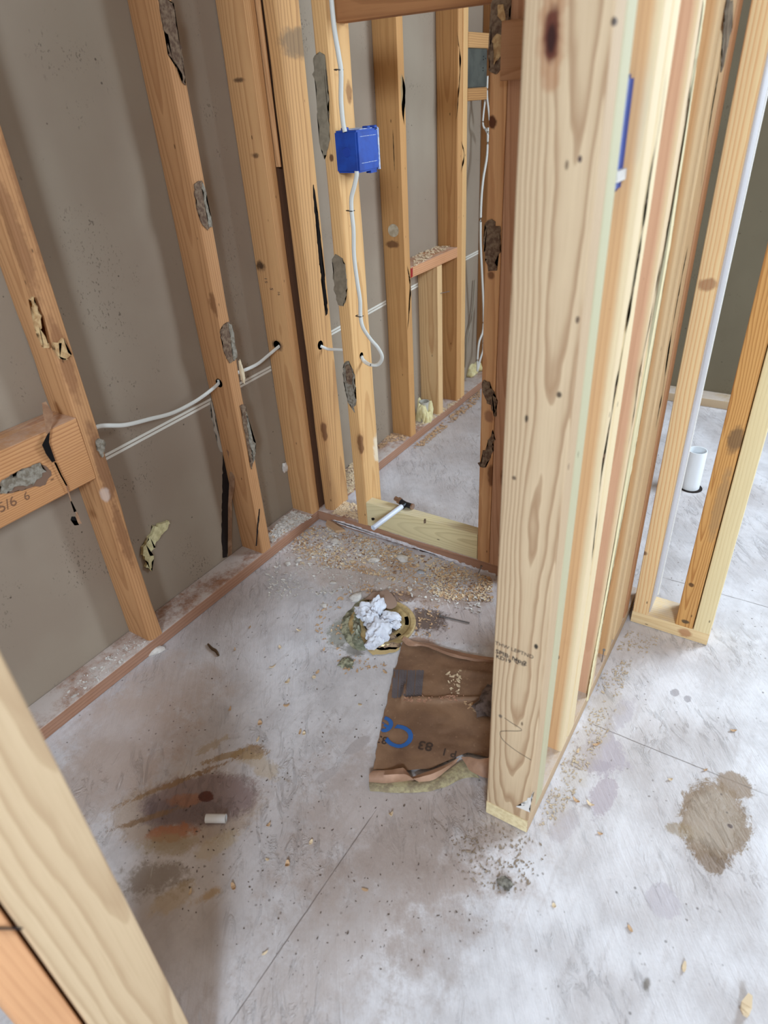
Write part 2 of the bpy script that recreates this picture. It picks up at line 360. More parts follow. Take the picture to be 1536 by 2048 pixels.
    h = t.math('ADD', h, t.math('MULTIPLY', t.math('MULTIPLY', t.step(rg1, .5, .7), t.step(t.noise(P, 3.3, 4), .42, .6)), 1.3))
    t.bump(h, .6, .0032)
    return t.m
bm = bmesh.new(); bmbox(bm, -1.4, 3.2, -3.0, 3.06, -.02, 0)
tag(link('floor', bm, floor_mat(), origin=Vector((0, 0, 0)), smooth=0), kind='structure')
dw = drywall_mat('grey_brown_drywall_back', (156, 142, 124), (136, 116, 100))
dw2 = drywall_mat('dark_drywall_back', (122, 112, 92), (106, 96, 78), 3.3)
bm = bmesh.new(); bmbox(bm, B - .013, B, -3.0, 3.05, 0, 2.44); tag(link('wall_left', bm, dw, origin=Vector((B, 0, 0)), smooth=0), kind='structure')
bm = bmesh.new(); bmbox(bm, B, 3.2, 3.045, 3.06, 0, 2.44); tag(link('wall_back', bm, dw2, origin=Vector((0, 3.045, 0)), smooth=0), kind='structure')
cm = plain('ceiling_board', (190, 180, 165), .9)
bm = bmesh.new(); bmbox(bm, -1.4, 3.2, -3.0, 3.06, 2.44, 2.46); tag(link('ceiling', bm, cm, origin=Vector((0, 0, 2.44)), smooth=0), kind='structure')

# ================================================================ LEFT WALL FRAMING
gl_grey = plain('drywall_paper_scrap', (150, 142, 128), .9, 0, 110, (118, 106, 90), .7)
gl_brown = plain('dried_brown_adhesive', (96, 72, 56), .8, 0, 110, (132, 110, 88), .9)
gl_tan = plain('torn_wood_fibre', (206, 172, 124), .85, 0, 80, (176, 136, 92), .6)
blackm = plain('black_felt_and_gap_shade', (24, 20, 20), .8)
darkgap = plain('dark_opening', (30, 20, 16), .95)
ZT = 2.40; ZP = .038
w_pl = wood('dusty_red_plate_wood', (168, 124, 98), (124, 86, 66), (.02, .03), .006, 150, .5, .3, dust=.95, dirt=.4)
def plate(name, x, y, axis, label, mat=w_pl, group='sole plates'):
    return board(name, x, y, (.001, ZP), mat, axis, label, 'sole plate', group, seed=3, rad=.002)
plate('sole_plate', (B + .001, F), (-2.6, 3.03), 'y', 'dusty brown sole plate along the foot of the left wall, against the drywall', group=None)
def stud(x, y, label, base=OR, dark=ORD, group='studs of the left wall', pith=(.02, -.08), tilt=.015, wane=0, seed=1, z=(ZP, ZT), marks=(), **k):
    m = wood('wood_' + str(len(bpy.data.materials)), base, dark, pith, tilt, marks=marks, **k)
    return board('wall_stud', x, y, z, m, 'z', label, 'stud', group, seed=seed, wane=wane)
s0 = stud((B, F), (.262, .300), 'left wall stud mostly out of view at the lower left, beyond the block', wane=.006, seed=12)
O = ((B + F) / 2, .731, ZP)
s1 = stud((B, F), (.711, .751), 'battered orange stud at far left with brown smears, carrying the end of the wide block', (196, 146, 100), (154, 104, 66), wane=.012, seed=4, tilt=.02,
          marks=[lm(O, 30, 480, 'x', F, (.02, .02, .12), (122, 80, 52), .6), lm(O, 55, 400, 'x', F, (.02, .016, .15), (128, 84, 56), .5), lm(O, 130, 720, 'x', F, (.02, .014, .09), (128, 84, 56), .6), lm(O, 205, 930, 'x', F, (.02, .016, .10), (112, 74, 52), .65), lm(O, 245, 1070, 'x', F, (.02, .012, .09), (118, 76, 50), .6), lm(O, 210, 990, 'x', F, (.01, .012, .016), (205, 182, 168), .7)])
O = ((B + F) / 2, 1.1765, ZP)
s2 = stud((B, F), (1.157, 1.196), 'orange stud left of the doubled corner studs, with three torn adhesive scars on its edge', (198, 148, 102), (160, 108, 68), wane=.009, seed=9, tilt=.02, knots=.35,
          marks=[lm(O, 388, 510, 'x', F, (.02, .004, .012), (60, 36, 26), .9), lm(O, 430, 610, 'x', F, (.02, .005, .03), (120, 78, 48), .7)])
O = ((B + F) / 2, 1.4315, ZP)
s3 = stud((B, F), (1.412, 1.451), 'wide orange corner stud with dark nail specks near its foot and a faded ink stamp', (204, 156, 106), (166, 114, 72), wane=.004, seed=6, tilt=-.01, knots=.4,
          marks=[lm(O, 591, 815, 'x', B + .05, (.02, .01, .004), (50, 32, 24), .9), lm(O, 600, 895, 'x', B + .05, (.02, .01, .005), (50, 32, 24), .9), lm(O, 608, 964, 'x', B + .05, (.02, .01, .004), (50, 32, 24), .9),
                 lm(O, 556, 690, 'x', B + .04, (.02, .02, .016), (84, 60, 46), .8), lm(O, 487, 160, 'x', B + .04, (.02, .03, .006), (60, 40, 30), .8), lm(O, 514, 535, 'x', B + .02, (.02, .02, .02), (52, 32, 22), .9), lm(O, 520, 310, 'x', B + .06, (.02, .02, .008), (70, 44, 30), .8)])
end = stud((-1.246, -1.208), (1.462, 1.551), 'end stud of the partition in the corner, brown side with grey smudge near the top', (208, 160, 106), (150, 104, 68), 'studs of the partition', pith=(-.05, .03), seed=8, wane=.008,
           marks=[((.02, .02, 1.30), (.03, .06, .03), (96, 88, 76), .6)], dirt=.5)
board('nailing_strip', (-1.262, -1.247), (1.4525, 1.4605), (1.08, ZT), wood('wood_strip', OR, ORD), 'z', parent=end)
patch('gap_shadow_strip', [(626, 370), (629, 370), (640, 470), (650, 560), (656, 628), (652, 632), (641, 540), (633, 460)], 'y', 1.4605, blackm, end, .001, .002, side=-1, label='black strip standing in for the gap shadow')  # shade of the gap beside the end stud, made as a black strip
board('gap_shade_board', (B + .001, -1.2635), (1.4525, 1.512), (ZP, ZT), wood('wood_gap_shade', (96, 64, 44), (66, 42, 30)), 'z', parent=end)  # dark board added so the corner gap reads as deep shade
# back room studs on the same wall
GB = 'studs of the left wall in the back room'
O = ((B + F) / 2, 2.09, ZP)
stud((B, F), (2.071, 2.11), 'back room stud with a round plugged hole and a long dark slit', (198, 148, 94), (160, 108, 62), GB, seed=2, wane=.003, tilt=.005, knots=.5, contrast=.4,
     marks=[lm(O, 785, 489, 'y', 2.07, (.026, .01, .012), (96, 60, 38), .8), lm(O, 787, 300, 'y', 2.07, (.0015, .01, .055), (28, 18, 14), 1), lm(O, 806, 190, 'x', F, (.01, .014, .05), (150, 130, 96), .8)])
cr = stud((B, F), (2.31, 2.348), 'short cripple stud standing under the sill block in the back room', (226, 190, 140), (186, 132, 84), GB, z=(ZP, .655), seed=5, tilt=.01)
stud((B, F), (2.478, 2.516), 'nearer of the two joined studs right of the sill block, stained at its edge', (204, 154, 100), (166, 112, 66), GB, seed=7, wane=.006)
stud((B, F), (2.517, 2.555), 'farther of the two joined studs right of the sill block, pale with black scabs', (222, 178, 122), (190, 136, 84), GB, seed=10, wane=.003)
stud((B, F), (2.86, 2.898), 'farthest left wall stud, half hidden behind the hanging white cables', (190, 142, 96), (150, 104, 66), GB, seed=11)
sill = board('sill_block', (B, F), (2.111, 2.477), (.656, .694), wood('wood_sill', (206, 150, 108), (166, 108, 70), dust=.5), 'y', 'horizontal sill block with red painted end and shavings on top, in the back room', 'block', seed=4)
patch('red_end_mark', [(821, 538), (825, 535), (825, 553), (821, 556)], 'x', F, plain('red_paint', (150, 30, 28), .6), sill, .0012, .0005, label='dark red paint mark')
board('blocking', (B, F), (2.556, 2.859), (1.346, 1.392), wood('wood_bl1', (204, 156, 102), ORD), 'y', 'orange block above the grey metal box in the far corner', 'block', 'blocks around the metal box', seed=2)
board('blocking', (B, F), (2.556, 2.72), (1.185, 1.225), wood('wood_bl2', (190, 140, 88), (120, 78, 48)), 'y', 'charred looking short block under the grey metal box', 'block', 'blocks around the metal box', seed=5, wane=.01)

# big horizontal block between the first two left studs
wb = wood('wood_big_block', (204, 150, 100), (158, 98, 60), (.0, -.12), .05, 200, .7, .2, dust=.35, dirt=.15)
blk = board('blocking', (B + .0005, F), (.301, .7105), (.535, .682), wb, 'y', 'wide reddish block between the first studs of the left wall, with grey glue scab', 'block', seed=3, rad=.002)
patch('adhesive_ring', [(0, 962), (40, 940), (75, 928), (95, 932), (103, 950), (90, 968), (60, 976), (0, 988)], 'x', F, plain('glue_halo', (120, 92, 74), .8), blk, .0012, .002)
patch('adhesive_scab', [(0, 966), (35, 948), (62, 932), (82, 930), (92, 942), (84, 958), (60, 970), (30, 974), (0, 984)], 'x', F + .001, gl_grey, blk, .003, .006, label='grey torn paper on dried glue')

# adhesive scars of the left wall studs
patch('adhesive_scar', [(316, 0), (344, 0), (352, 60), (362, 110), (370, 172), (362, 150), (348, 122), (338, 110), (334, 70), (320, 40)], 'x', F, gl_brown, s2, .003, .004)
patch('adhesive_scar', [(388, 366), (402, 362), (410, 400), (420, 450), (414, 460), (404, 452), (397, 428), (390, 400)], 'x', F, gl_brown, s2, .003, .003)
patch('paper_scrap', [(403, 364), (408, 372), (414, 410), (424, 452), (416, 452), (408, 410)], 'x', F + .001, gl_grey, s2, .003, .002)
patch('adhesive_scar', [(443, 650), (458, 644), (464, 680), (470, 718), (458, 726), (447, 705), (440, 675)], 'x', F, gl_brown, s2, .003, .003)
patch('paper_scrap', [(456, 646), (463, 648), (473, 712), (466, 722)], 'x', F + .001, gl_grey, s2, .003, .002)
patch('adhesive_scar', [(480, 812), (488, 808), (494, 830), (508, 915), (502, 938), (496, 905), (488, 860)], 'x', F, gl_brown, s2, .003, .002)
patch('paper_scrap', [(490, 826), (497, 840), (510, 900), (506, 926), (499, 890)], 'x', F + .001, gl_grey, s2, .003, .003)
patch('check_crack', [(518, 1018), (520, 1018), (517, 1050), (513, 1092), (511, 1092), (514, 1050)], 'x', F, darkgap, s2, .0006, .001)
patch('fibre_scar', [(58, 590), (70, 600), (85, 660), (95, 700), (84, 702), (70, 650)], 'x', F, gl_tan, s1, .004, .006)
patch('fibre_scar', [(100, 690), (125, 680), (140, 712), (128, 726), (104, 712)], 'x', F, gl_tan, s1, .006, .008)
patch('paper_scrap', [(190, 880), (204, 878), (210, 900), (204, 916), (196, 905)], 'x', F, gl_grey, s1, .004, .003)

# ================================================================ PARTITION WITH LOW BLOCK
plate('sole_plate', (F + .0005, -.306), (YP, 1.530), 'x', 'whitewashed sole plate of the partition, running right from the corner', group=None)
patch('whitewash_band', [(662, 1040), (680, 1042), (760, 1068), (850, 1099), (940, 1131), (991, 1147), (991, 1152), (930, 1132), (840, 1101), (760, 1075), (690, 1051)], 'y', YP, plain('whitewash', (226, 220, 222), .8, 0, 60, (196, 184, 182)), bpy.data.objects['sole_plate.001'], .0012, .003, side=-1, label='whitewashed lower edge')
O = (-1.073, 1.4855, ZP)
bb = stud((-1.092, -1.054), (YP, 1.53), 'light stud carrying the blue box and the stapled white cable', (222, 176, 120), (190, 138, 86), 'studs of the partition', pith=(-.05, .0), seed=3, wane=.006, knots=.5,
          marks=[lm(O, 663, 315, 'y', YP, (.006, .01, .008), (100, 62, 40), .9), lm(O, 698, 185, 'x', -1.054, (.01, .012, .02), (130, 84, 52), .7), lm(O, 755, 895, 'x', -1.054, (.012, .022, .045), (232, 214, 186), .85), lm(O, 720, 690, 'y', YP, (.01, .01, .012), (120, 76, 48), .7)])
patch('adhesive_scar', [(630, 112), (640, 104), (650, 108), (654, 140), (657, 200), (660, 260), (655, 310), (648, 316), (641, 290), (636, 230), (634, 170), (628, 150)], 'y', YP, plain('grey_glue', (140, 128, 108), .85, 0, 50, (124, 112, 94)), bb, .002, .003, side=-1, label='long grey glue smear')
patch('adhesive_scar', [(664, 516), (672, 508), (684, 514), (692, 540), (694, 585), (688, 612), (676, 608), (669, 570)], 'y', YP, plain('grey_glue_b', (136, 122, 102), .85, 0, 50, (120, 106, 88)), bb, .002, .003, side=-1, label='grey glue smear')
patch('adhesive_scar', [(686, 726), (698, 722), (708, 745), (712, 800), (708, 822), (696, 800), (688, 760)], 'y', YP, gl_grey, bb, .002, .004, side=-1)
patch('adhesive_scar', [(690, 730), (700, 728), (706, 750), (704, 768), (694, 765)], 'y', YP - .0015, gl_brown, bb, .002, .002, side=-1)
# header over the opening
board('header_board', (-1.0535, -.663), (1.479, 1.517), (1.362, 1.451), wood('wood_header', (168, 116, 74), (132, 84, 50), (.0, -.1), .02, 130, .5, .1), 'x', 'dark brown header board across the top of the opening', 'header', seed=4)
# low block standing on the plate
O = (-1.0535, 1.460, .0825)
kw = wood('wood_yellow_treated', (226, 208, 162), (178, 156, 112), (.02, -.07), .09, 150, .55, .0, green=(220, 206, 164), dirt=.05, dust=.25, wob=.02)
kick = board('treated_block', (-1.0535, -.663), (YP + .0005, 1.479), (.0385, .127), kw, 'x', 'yellow green treated board standing on edge on the partition plate below the opening', 'block', seed=2, rad=.0025)
for a in ((746, 1037), (742, 998), (850, 1046)):
    pass
# jamb studs
O = (-.643, 1.4855, ZP)
j1 = stud((-.662, -.624), (YP, 1.53), 'opening jamb stud half covered in brown glue crust, right of the opening', (220, 170, 122), (186, 128, 84), 'studs of the partition', pith=(-.01, .07), seed=5, wane=.003,
          marks=[lm(O, 984, 245, 'y', YP, (.01, .01, .012), (88, 46, 28), .95), lm(O, 982, 551, 'y', YP, (.008, .01, .009), (104, 62, 40), .8), lm(O, 978, 832, 'y', YP, (.013, .01, .016), (120, 74, 60), .6)])
for poly, mm in (([(984, 0), (1020, 0), (1021, 45), (1016, 80), (1010, 112), (1000, 140), (990, 152), (980, 140), (980, 100), (984, 60)], gl_brown),
                 ([(973, 446), (988, 442), (1003, 462), (1001, 490), (995, 520), (992, 540), (978, 538), (972, 520), (970, 490)], gl_brown),
                 ([(965, 762), (975, 760), (984, 775), (992, 800), (993, 825), (991, 835), (984, 815), (974, 800), (966, 785)], gl_brown),
                 ([(985, 860), (989, 880), (985, 905), (972, 935), (961, 932), (964, 915), (975, 890)], gl_brown)):
    patch('adhesive_crust', poly, 'y', YP, mm, j1, .003, .004, side=-1)
patch('bare_wood_spot', [(997, 10), (1008, 8), (1010, 36), (1003, 42), (997, 30)], 'y', YP - .003, gl_tan, j1, .0015, .003, side=-1)
patch('bare_wood_spot', [(983, 72), (1010, 70), (1008, 92), (1003, 112), (992, 130), (988, 126), (993, 98), (984, 90)], 'y', YP - .003, gl_tan, j1, .0015, .003, side=-1)
j2 = stud((-.623, -.585), (YP, 1.53), 'pinkish stud tight beside the crusted jamb stud, half behind the post', (206, 160, 128), (172, 120, 88), 'studs of the partition', seed=6)
stud((-.584, -.546), (YP, 1.53), 'pale stud behind the left edge of the foreground post', (216, 200, 168), (180, 160, 124), 'studs of the partition', seed=14)
board('blocking', (-.622, -.306), (1.402, 1.4405), (1.231, 1.325), wood('wood_blk', (182, 136, 100), (148, 100, 66), (.0, .1), .05, 220, .6, 0), 'x', 'brown block peeping out behind the left edge of the post, near the top', 'block', seed=4)

# ================================================================ RIGHT WALL (ends at the foreground post)
XL, XR = -.304, -.217
wpe = wood('wood_right_plate', (196, 168, 136), (150, 116, 88), (.01, .05), .01, 120, .4, 0, dust=.7, dirt=.2)
rp = board('sole_plate', (XL, XR), (.735, 1.53), (.001, ZP), wpe, 'y', 'dusty sole plate under the foreground post, pale sawn end toward the viewer', 'sole plate', seed=2, rad=.002)
bm = bmesh.new(); bmbox(bm, XL + .001, XR - .001, .7335, .735, .002, .037); link('sawn_end', bm, plain('sawn_end_wood', (232, 214, 172), .7, 0, 90, (216, 194, 150)), rp, origin=Vector((XL, .735, 0)), smooth=0)
GP = 'studs of the right-hand wall'
O = ((XL + XR) / 2, .754, ZP)
pk = [(1103, 58, (.013, .01, .05), (164, 112, 76), .6), (1103, 66, (.008, .01, .021), (92, 44, 32), .95), (1103, 74, (.0045, .01, .011), (52, 26, 22), .95), (1160, 318, (.002, .01, .003), (60, 40, 50), .95), (1118, 790, (.003, .01, .0035), (70, 56, 46), .9), (1155, 640, (.0022, .01, .004), (70, 50, 40), .8),
      (1053, 838, (.0022, .01, .005), (60, 50, 40), .9), (1028, 956, (.0028, .01, .003), (70, 54, 44), .8), (1227, 42, (.002, .01, .003), (50, 34, 30), .9), (1072, 1293, (.003, .01, .005), (44, 40, 34), .95), (1001, 1432, (.003, .01, .004), (90, 80, 74), .8)]
post = stud((XL, XR), (.735, .7728), 'foreground post, broad tan face with dark knot at top and ink stamp low down', (210, 184, 150), (158, 122, 90), GP, pith=(.008, .052), tilt=-.0115, seed=3, knots=0, contrast=.8, freq=250, dirt=.08, wob=.016,
            marks=[lm(O, a, b, 'y', .735, r_, c_, o_) for a, b, r_, c_, o_ in pk])
patch('paint_smear', [(1030, 1612), (1044, 1618), (1058, 1624), (1063, 1600), (1066, 1582), (1060, 1588), (1054, 1612), (1044, 1608)], 'y', .735, plain('white_smear', (226, 220, 214), .7), post, .0006, .003, side=-1, label='white paint smear')
P2 = stud((XL, XR), (.7735, .8105), 'second stud of the foreground post, pale green edge directly behind its face', (196, 186, 154), (168, 156, 122), GP, pith=(.01, .06), seed=5, knots=0, contrast=.4, dirt=.05, green=(192, 186, 152))
A1 = stud((XL, XR), (.915, .953), 'first stud behind the post in the right-hand wall, orange side and cream rounded edge', (214, 168, 122), (188, 136, 94), GP, pith=(.0, -.06), seed=6, wane=.01, knots=.25, contrast=.35, dirt=.1, marks=[((.052, .0, 1.2), (.019, .06, 3.5), (226, 204, 166), .9)])
A2 = stud((XL, XR), (.9575, .9955), 'cream stud joined behind the first one, split from it by a ragged dark seam', (230, 208, 168), (206, 172, 126), GP, pith=(.0, .06), seed=7, wane=.005, knots=.1, contrast=.3, dirt=.05)
B1 = stud((XL, XR), (1.095, 1.133), 'narrow edged pinkish stud, third bay board in the right-hand wall', (206, 160, 128), (180, 130, 98), GP, pith=(.03, -.06), seed=8, wane=.004, knots=.3, contrast=.35, dirt=.1, marks=[((.052, .0, 1.2), (.015, .06, 3.5), (222, 198, 158), .8)])
patch('pale_edge', [(1407, 0), (1411, 0), (1342, 480), (1270, 900), (1176, 1400), (1172, 1402), (1264, 890), (1337, 480)], 'x', XR, plain('cream_sap_edge', (230, 214, 170), .8), B1, .0006, .002)
C1 = stud((XL, XR), (1.235, 1.273), 'broad orange stud with two dark oval knots near the top, right-hand wall', (206, 160, 110), (176, 122, 76), GP, pith=(.02, -.06), seed=9, wane=.004, knots=.5, contrast=.4, dirt=.2, marks=[((.052, .0, 1.2), (.015, .06, 3.5), (216, 188, 146), .7)])
C2 = stud((XL, XR), (1.298, 1.372), 'pale stud with flaking grey bark edge beside the knotted one', (222, 190, 146), (190, 148, 104), GP, pith=(.0, .07), seed=10, wane=.006, knots=.2, contrast=.35, dirt=.1, z=(ZP, ZT))
D1 = stud((XL, XR), (1.39, 1.4285), 'brown shaded stud next to the stub wall, last of the right-hand wall', (184, 136, 98), (150, 100, 66), GP, pith=(.02, -.06), seed=11, knots=.3, contrast=.5)
bark = plain('grey_bark_flake', (150, 138, 120), .9, 0, 50, (110, 98, 84), .5)
seamm = plain('dark_pitch_seam', (132, 92, 62), .85, 0, 60, (78, 50, 34), .4)
patch('bark_edge', [(1452, 0), (1466, 0), (1461, 60), (1448, 120), (1440, 150), (1444, 90), (1446, 50)], 'x', XR, bark, C2, .0015, .004)
# stub wall
board('sole_plate', (-.206, -.018), (1.43, 1.519), (.001, ZP), wood('wood_stub_plate', (232, 204, 156), (200, 158, 108), (.0, -.06), .02, 150, .4, 0, dust=.45, dirt=.1, marks=[((-.0, -.0445, .133), (.012, .02, .016), (176, 122, 84), .8)]), 'x', 'pale sole plate of the short stub wall, with one round knot in its front edge', 'sole plate', seed=5, rad=.002)
GS = 'studs of the short stub wall'
O = (-.187, 1.4745, ZP)
E1 = stud((-.206, -.168), (1.43, 1.519), 'cream and orange striped stud at the left end of the stub wall', (232, 202, 152), (212, 146, 92), GS, pith=(.05, -.0), tilt=.006, seed=3, knots=0, contrast=.65, freq=190, dirt=.03,
          marks=[lm(O, 1285, 1105, 'y', 1.43, (.012, .01, .008), (110, 72, 52), .85), lm(O, 1415, 570, 'y', 1.43, (.016, .01, .012), (150, 100, 70), .7)])
bm = bmesh.new(); bmbox(bm, -.1678, -.1655, 1.445, 1.526, ZP, ZT); es = link('grey_side_strip', bm, plain('grey_side_sheet', (190, 184, 184), .4), E1, origin=Vector((-.167, 1.43, ZP)), smooth=0); es['label'] = 'smooth grey strip with white edge'  # thin grey sheet covering the stud's right side face
bm = bmesh.new(); bmbox(bm, -.1678, -.163, 1.5262, 1.530, ZP, ZT); link('white_edge', bm, plain('white_edge', (238, 234, 226), .5), es, origin=Vector((-.167, 1.526, ZP)), smooth=0)
G1 = stud((-.1, -.0585), (1.43, 1.519), 'orange brown stud with swirling grain and grey mildew, in the stub wall', (214, 162, 98), (170, 112, 58), GS, pith=(.0, -.055), tilt=.03, seed=4, knots=0, contrast=.85, freq=170, wob=.03, dirt=.1,
          marks=[lm((-.079, 1.4745, ZP), 1470, 880, 'y', 1.43, (.014, .01, .03), (90, 74, 60), .7), lm((-.079, 1.4745, ZP), 1440, 1010, 'y', 1.43, (.012, .01, .09), (150, 124, 92), .5), lm((-.079, 1.4745, ZP), 1383, 1170, 'y', 1.43, (.006, .01, .006), (90, 60, 36), .9), lm((-.079, 1.4745, ZP), 1372, 1244, 'y', 1.43, (.01, .01, .006), (80, 66, 50), .9)])
G2 = stud((-.0565, -.0185), (1.43, 1.519), 'clean pale stud at the right end of the stub wall', (232, 212, 166), (208, 180, 130), GS, pith=(.06, -.01), tilt=.004, seed=5, knots=0, contrast=.35, freq=180, dirt=.03)
# far wall plate and stud
board('sole_plate', (-1.25, 3.1), (2.955, 3.044), (.001, ZP), wood('wood_far_plate', (196, 172, 140), (160, 130, 98), dust=.7), 'x', 'far sole plate lying at the foot of the back wall drywall', 'sole plate', seed=6)

# ================================================================ NEAR FRAMING, lower left
nj = stud((-.513, -.475), (.058, .146), 'out of focus pale stud filling the lower left corner', (208, 180, 144), (168, 134, 100), None, pith=(.09, .02), tilt=.035, seed=3, knots=0, contrast=.55, freq=110, wob=.02, dirt=.05, z=(0.001, ZT))
del nj['category']; nj['category'] = 'stud'
no = stud((-.552, -.514), (.0585, .146), 'second out of focus stud tight behind the pale one at the lower left', (214, 158, 108), (176, 118, 74), None, seed=4, knots=.2, z=(0.001, ZT))
nb = stud((-.60, -.479), (.016, .0545), 'orange blurred board at the very corner, lower left of the pale stud', (222, 166, 120), (190, 130, 88), None, seed=5, knots=.2, contrast=.3, z=(0.001, 1.0))

# ================================================================ DRYWALL JOINT, TEAR, SCRAPS
jt = plain('white_joint_line', (214, 208, 196), .7)
def line_on_wall(a, b, wpx, nm, ztop):
    pass
def joint(y0, y1, z0, z1, nm, lab):
    r = empty(nm, (B, y0, z0)); tag(r, lab, 'drywall joint', 'white seam of the left drywall')
    for dz in (-.0048, .0048):
        bm = bmesh.new(); vs = []
        for (y_, z_) in ((y0, z0), (y1, z1)):
            for (dx, e) in ((0, -.0033), (.0012, -.0033), (.0012, .0033), (0, .0033)): vs.append(bm.verts.new((B + .0001 + dx, y_, z_ + dz + e)))
        for k in range(4): bm.faces.new((vs[k], vs[(k + 1) % 4], vs[4 + (k + 1) % 4], vs[4 + k]))
        bm.faces.new(vs[:4]); bm.faces.new(vs[4:][::-1]); link('edge_strip', bm, jt, r, origin=Vector((B, y0, z0 + dz)), smooth=0)
    bm = bmesh.new(); bmbox(bm, B + .0001, B + .0006, y0, y1, min(z0, z1) - .0012, max(z0, z1) + .0006) if abs(z1 - z0) < .002 else None
    bm.free()
joint(.752, 1.156, .524, .5335, 'drywall_joint', 'double white seam line on the drywall between the first and second left studs')
joint(1.197, 1.411, .5345, .541, 'drywall_joint', 'double white seam line on the drywall between second stud and corner studs')
joint(1.58, 2.07, .552, .572, 'drywall_joint', 'double white seam line on the drywall either side of the blue box stud')
joint(2.111, 2.309, .574, .581, 'drywall_joint', 'short double white seam line under the sill block')
joint(2.556, 2.859, .591, .599, 'drywall_joint', 'double white seam line in the far corner behind the cables')
tear = patch('drywall_tear', [(446, 905), (456, 900), (463, 906), (462, 960), (460, 1020), (455, 1075), (454, 1114), (445, 1116), (443, 1060), (444, 1000), (445, 950)], 'x', B, darkgap, None, .0012, .0015)
tag(tear, 'tall black slit torn in the drywall just left of the second stud', 'hole')
kraft = plain('kraft_paper_scrap', (208, 168, 134), .85, 0, 30, (180, 138, 106))
def ribbon(name, pts, mat, parent=None, th=.0008):
    """pts: list of (left, right) world points"""
    bm = bmesh.new(); L = [bm.verts.new(a) for a, b in pts]; R = [bm.verts.new(b) for a, b in pts]
    for i in range(len(pts) - 1): bm.faces.new((L[i], R[i], R[i + 1], L[i + 1]))
    r = bmesh.ops.solidify(bm, geom=bm.faces[:], thickness=th)
    return link(name, bm, mat, parent, origin=Vector(pts[0][0]), smooth=60)
rb = ribbon('torn_paper_flap', [(on(452, 898, 'x', B + .03), on(459, 905, 'x', B + .03)), (on(460, 925, 'x', B + .02), on(470, 935, 'x', B + .035)), (on(458, 975, 'x', B + .006), on(469, 975, 'x', B + .03)), (on(456, 1010, 'x', B + .004), on(464, 1000, 'x', B + .02)), (on(456, 1114, 'x', B + .002), on(464, 1110, 'x', B + .003))], kraft)
tag(rb, 'curled tan paper flap hanging beside the black slit', 'paper')
st = empty('hanging_strip', on(95, 830, 'x', F + .006)); tag(st, 'twisted black and tan paper strip hanging over the wide block', 'paper strip')
q = lambda a, b, d=.006: on(a, b, 'x', F + d)
ribbon('tan_section', [(q(84, 806, -.02), q(92, 803, -.02)), (q(86, 826, -.01), q(106, 828, -.008)), (q(90, 845), q(104, 848)), (q(92, 868, .01), q(99, 866, .01))], kraft, st)
ribbon('black_section', [(q(95, 868, .01), q(100, 863, .01)), (q(84, 890, .012), q(98, 885, .008)), (q(92, 908, .01), q(105, 905, .006)), (q(104, 925), q(111, 922))], blackm, st)
ribbon('thin_tail', [(q(108, 925), q(112, 924)), (q(120, 950), q(123, 949)), (q(132, 972), q(135, 971)), (q(141, 1003, .003), q(143, 1002, .003)), (q(148, 1025, .003), q(153, 1022, .003))], kraft, st)
ribbon('black_tip', [(q(143, 1033, .004), q(150, 1033, .006)), (q(141, 1040, .006), q(156, 1042, .006)), (q(149, 1051, .006), q(158, 1050, .006))], blackm, st)
ribbon('tan_tip', [(q(151, 1024, .006), q(155, 1024, .006)), (q(152, 1036, .008), q(160, 1040, .01)), (q(157, 1048, .008), q(164, 1047, .012))], kraft, st)
yel = plain('pale_yellow_fibreglass', (214, 204, 158), .95, 0, 60, (188, 176, 132), .8)
tf = patch('insulation_tuft', [(284, 1090), (296, 1070), (305, 1055), (318, 1042), (332, 1038), (338, 1040), (330, 1052), (318, 1070), (308, 1085), (298, 1102), (302, 1120), (298, 1142), (288, 1135), (283, 1110)], 'x', B, yel, None, .01, .006)
tag(tf, 'pale yellow fibreglass tuft stuck to the drywall right of the first stud', 'insulation')
wp = plain('white_plaster', (226, 220, 212), .85, 0, 40, (200, 192, 184), .5)
t2 = patch('caulk_bead', [(418, 800), (424, 805), (432, 850), (442, 890), (446, 905), (440, 905), (432, 872), (424, 838)], 'x', B, plain('caulk', (176, 166, 152), .8), None, .003, .002)
tag(t2, 'thin grey white caulk bead on the drywall left of the second stud', 'caulk')
for (x_, y_, s_) in ((568, 930, 7), (572, 962, 4)):
    pass
cb = blob('plaster_lump', on(570, 935, 'x', B + .004), (.006, .012, .018), wp, seed=4); tag(cb, 'white plaster lump stuck beside the left edge of the corner stud', 'plaster')
fu = blob('fibre_tuft', on(484, 745, 'x', F - .01), (.006, .006, .03), plain('cream_fuzz', (216, 196, 164), .95), seed=6, amt=.6); tag(fu, 'cream fuzzy fibre clump on the right edge of the second stud', 'fibre')

# ================================================================ CABLES
wc = plain('white_cable_sheath', (214, 212, 204), .5, spec=.5)
def cable(name, pts, label, r=.0052, flat=.55, fd=(0, 0, 1), group=None, mat=wc):
    o = tube(name, pts, r, mat, None, flat, fd, 10, 8); tag(o, label, 'cable', group); return o
def hole(p, ax, r, parent):
    bm = bmesh.new(); bmesh.ops.create_circle(bm, cap_ends=True, radius=1, segments=18)
    for v in bm.verts:
        a, b = v.co.x * r, v.co.y * r
        v.co = {'x': Vector((0, a, b)), 'y': Vector((a, 0, b))}[ax] + Vector(p)
    bmesh.ops.solidify(bm, geom=bm.faces[:], thickness=.0006)
    return link('cable_hole', bm, darkgap, parent, origin=Vector(p), smooth=0)
cable('romex_cable', [(-1.30, .752, .612)] + [on(a, b, 'x', -1.30) for a, b in ((196, 853), (250, 850), (300, 838), (345, 826), (385, 806), (412, 788), (436, 768))] + [(-1.30, 1.1565, .602)], 'white flat cable sagging between the first and second left studs', fd=(0, 0, 1))
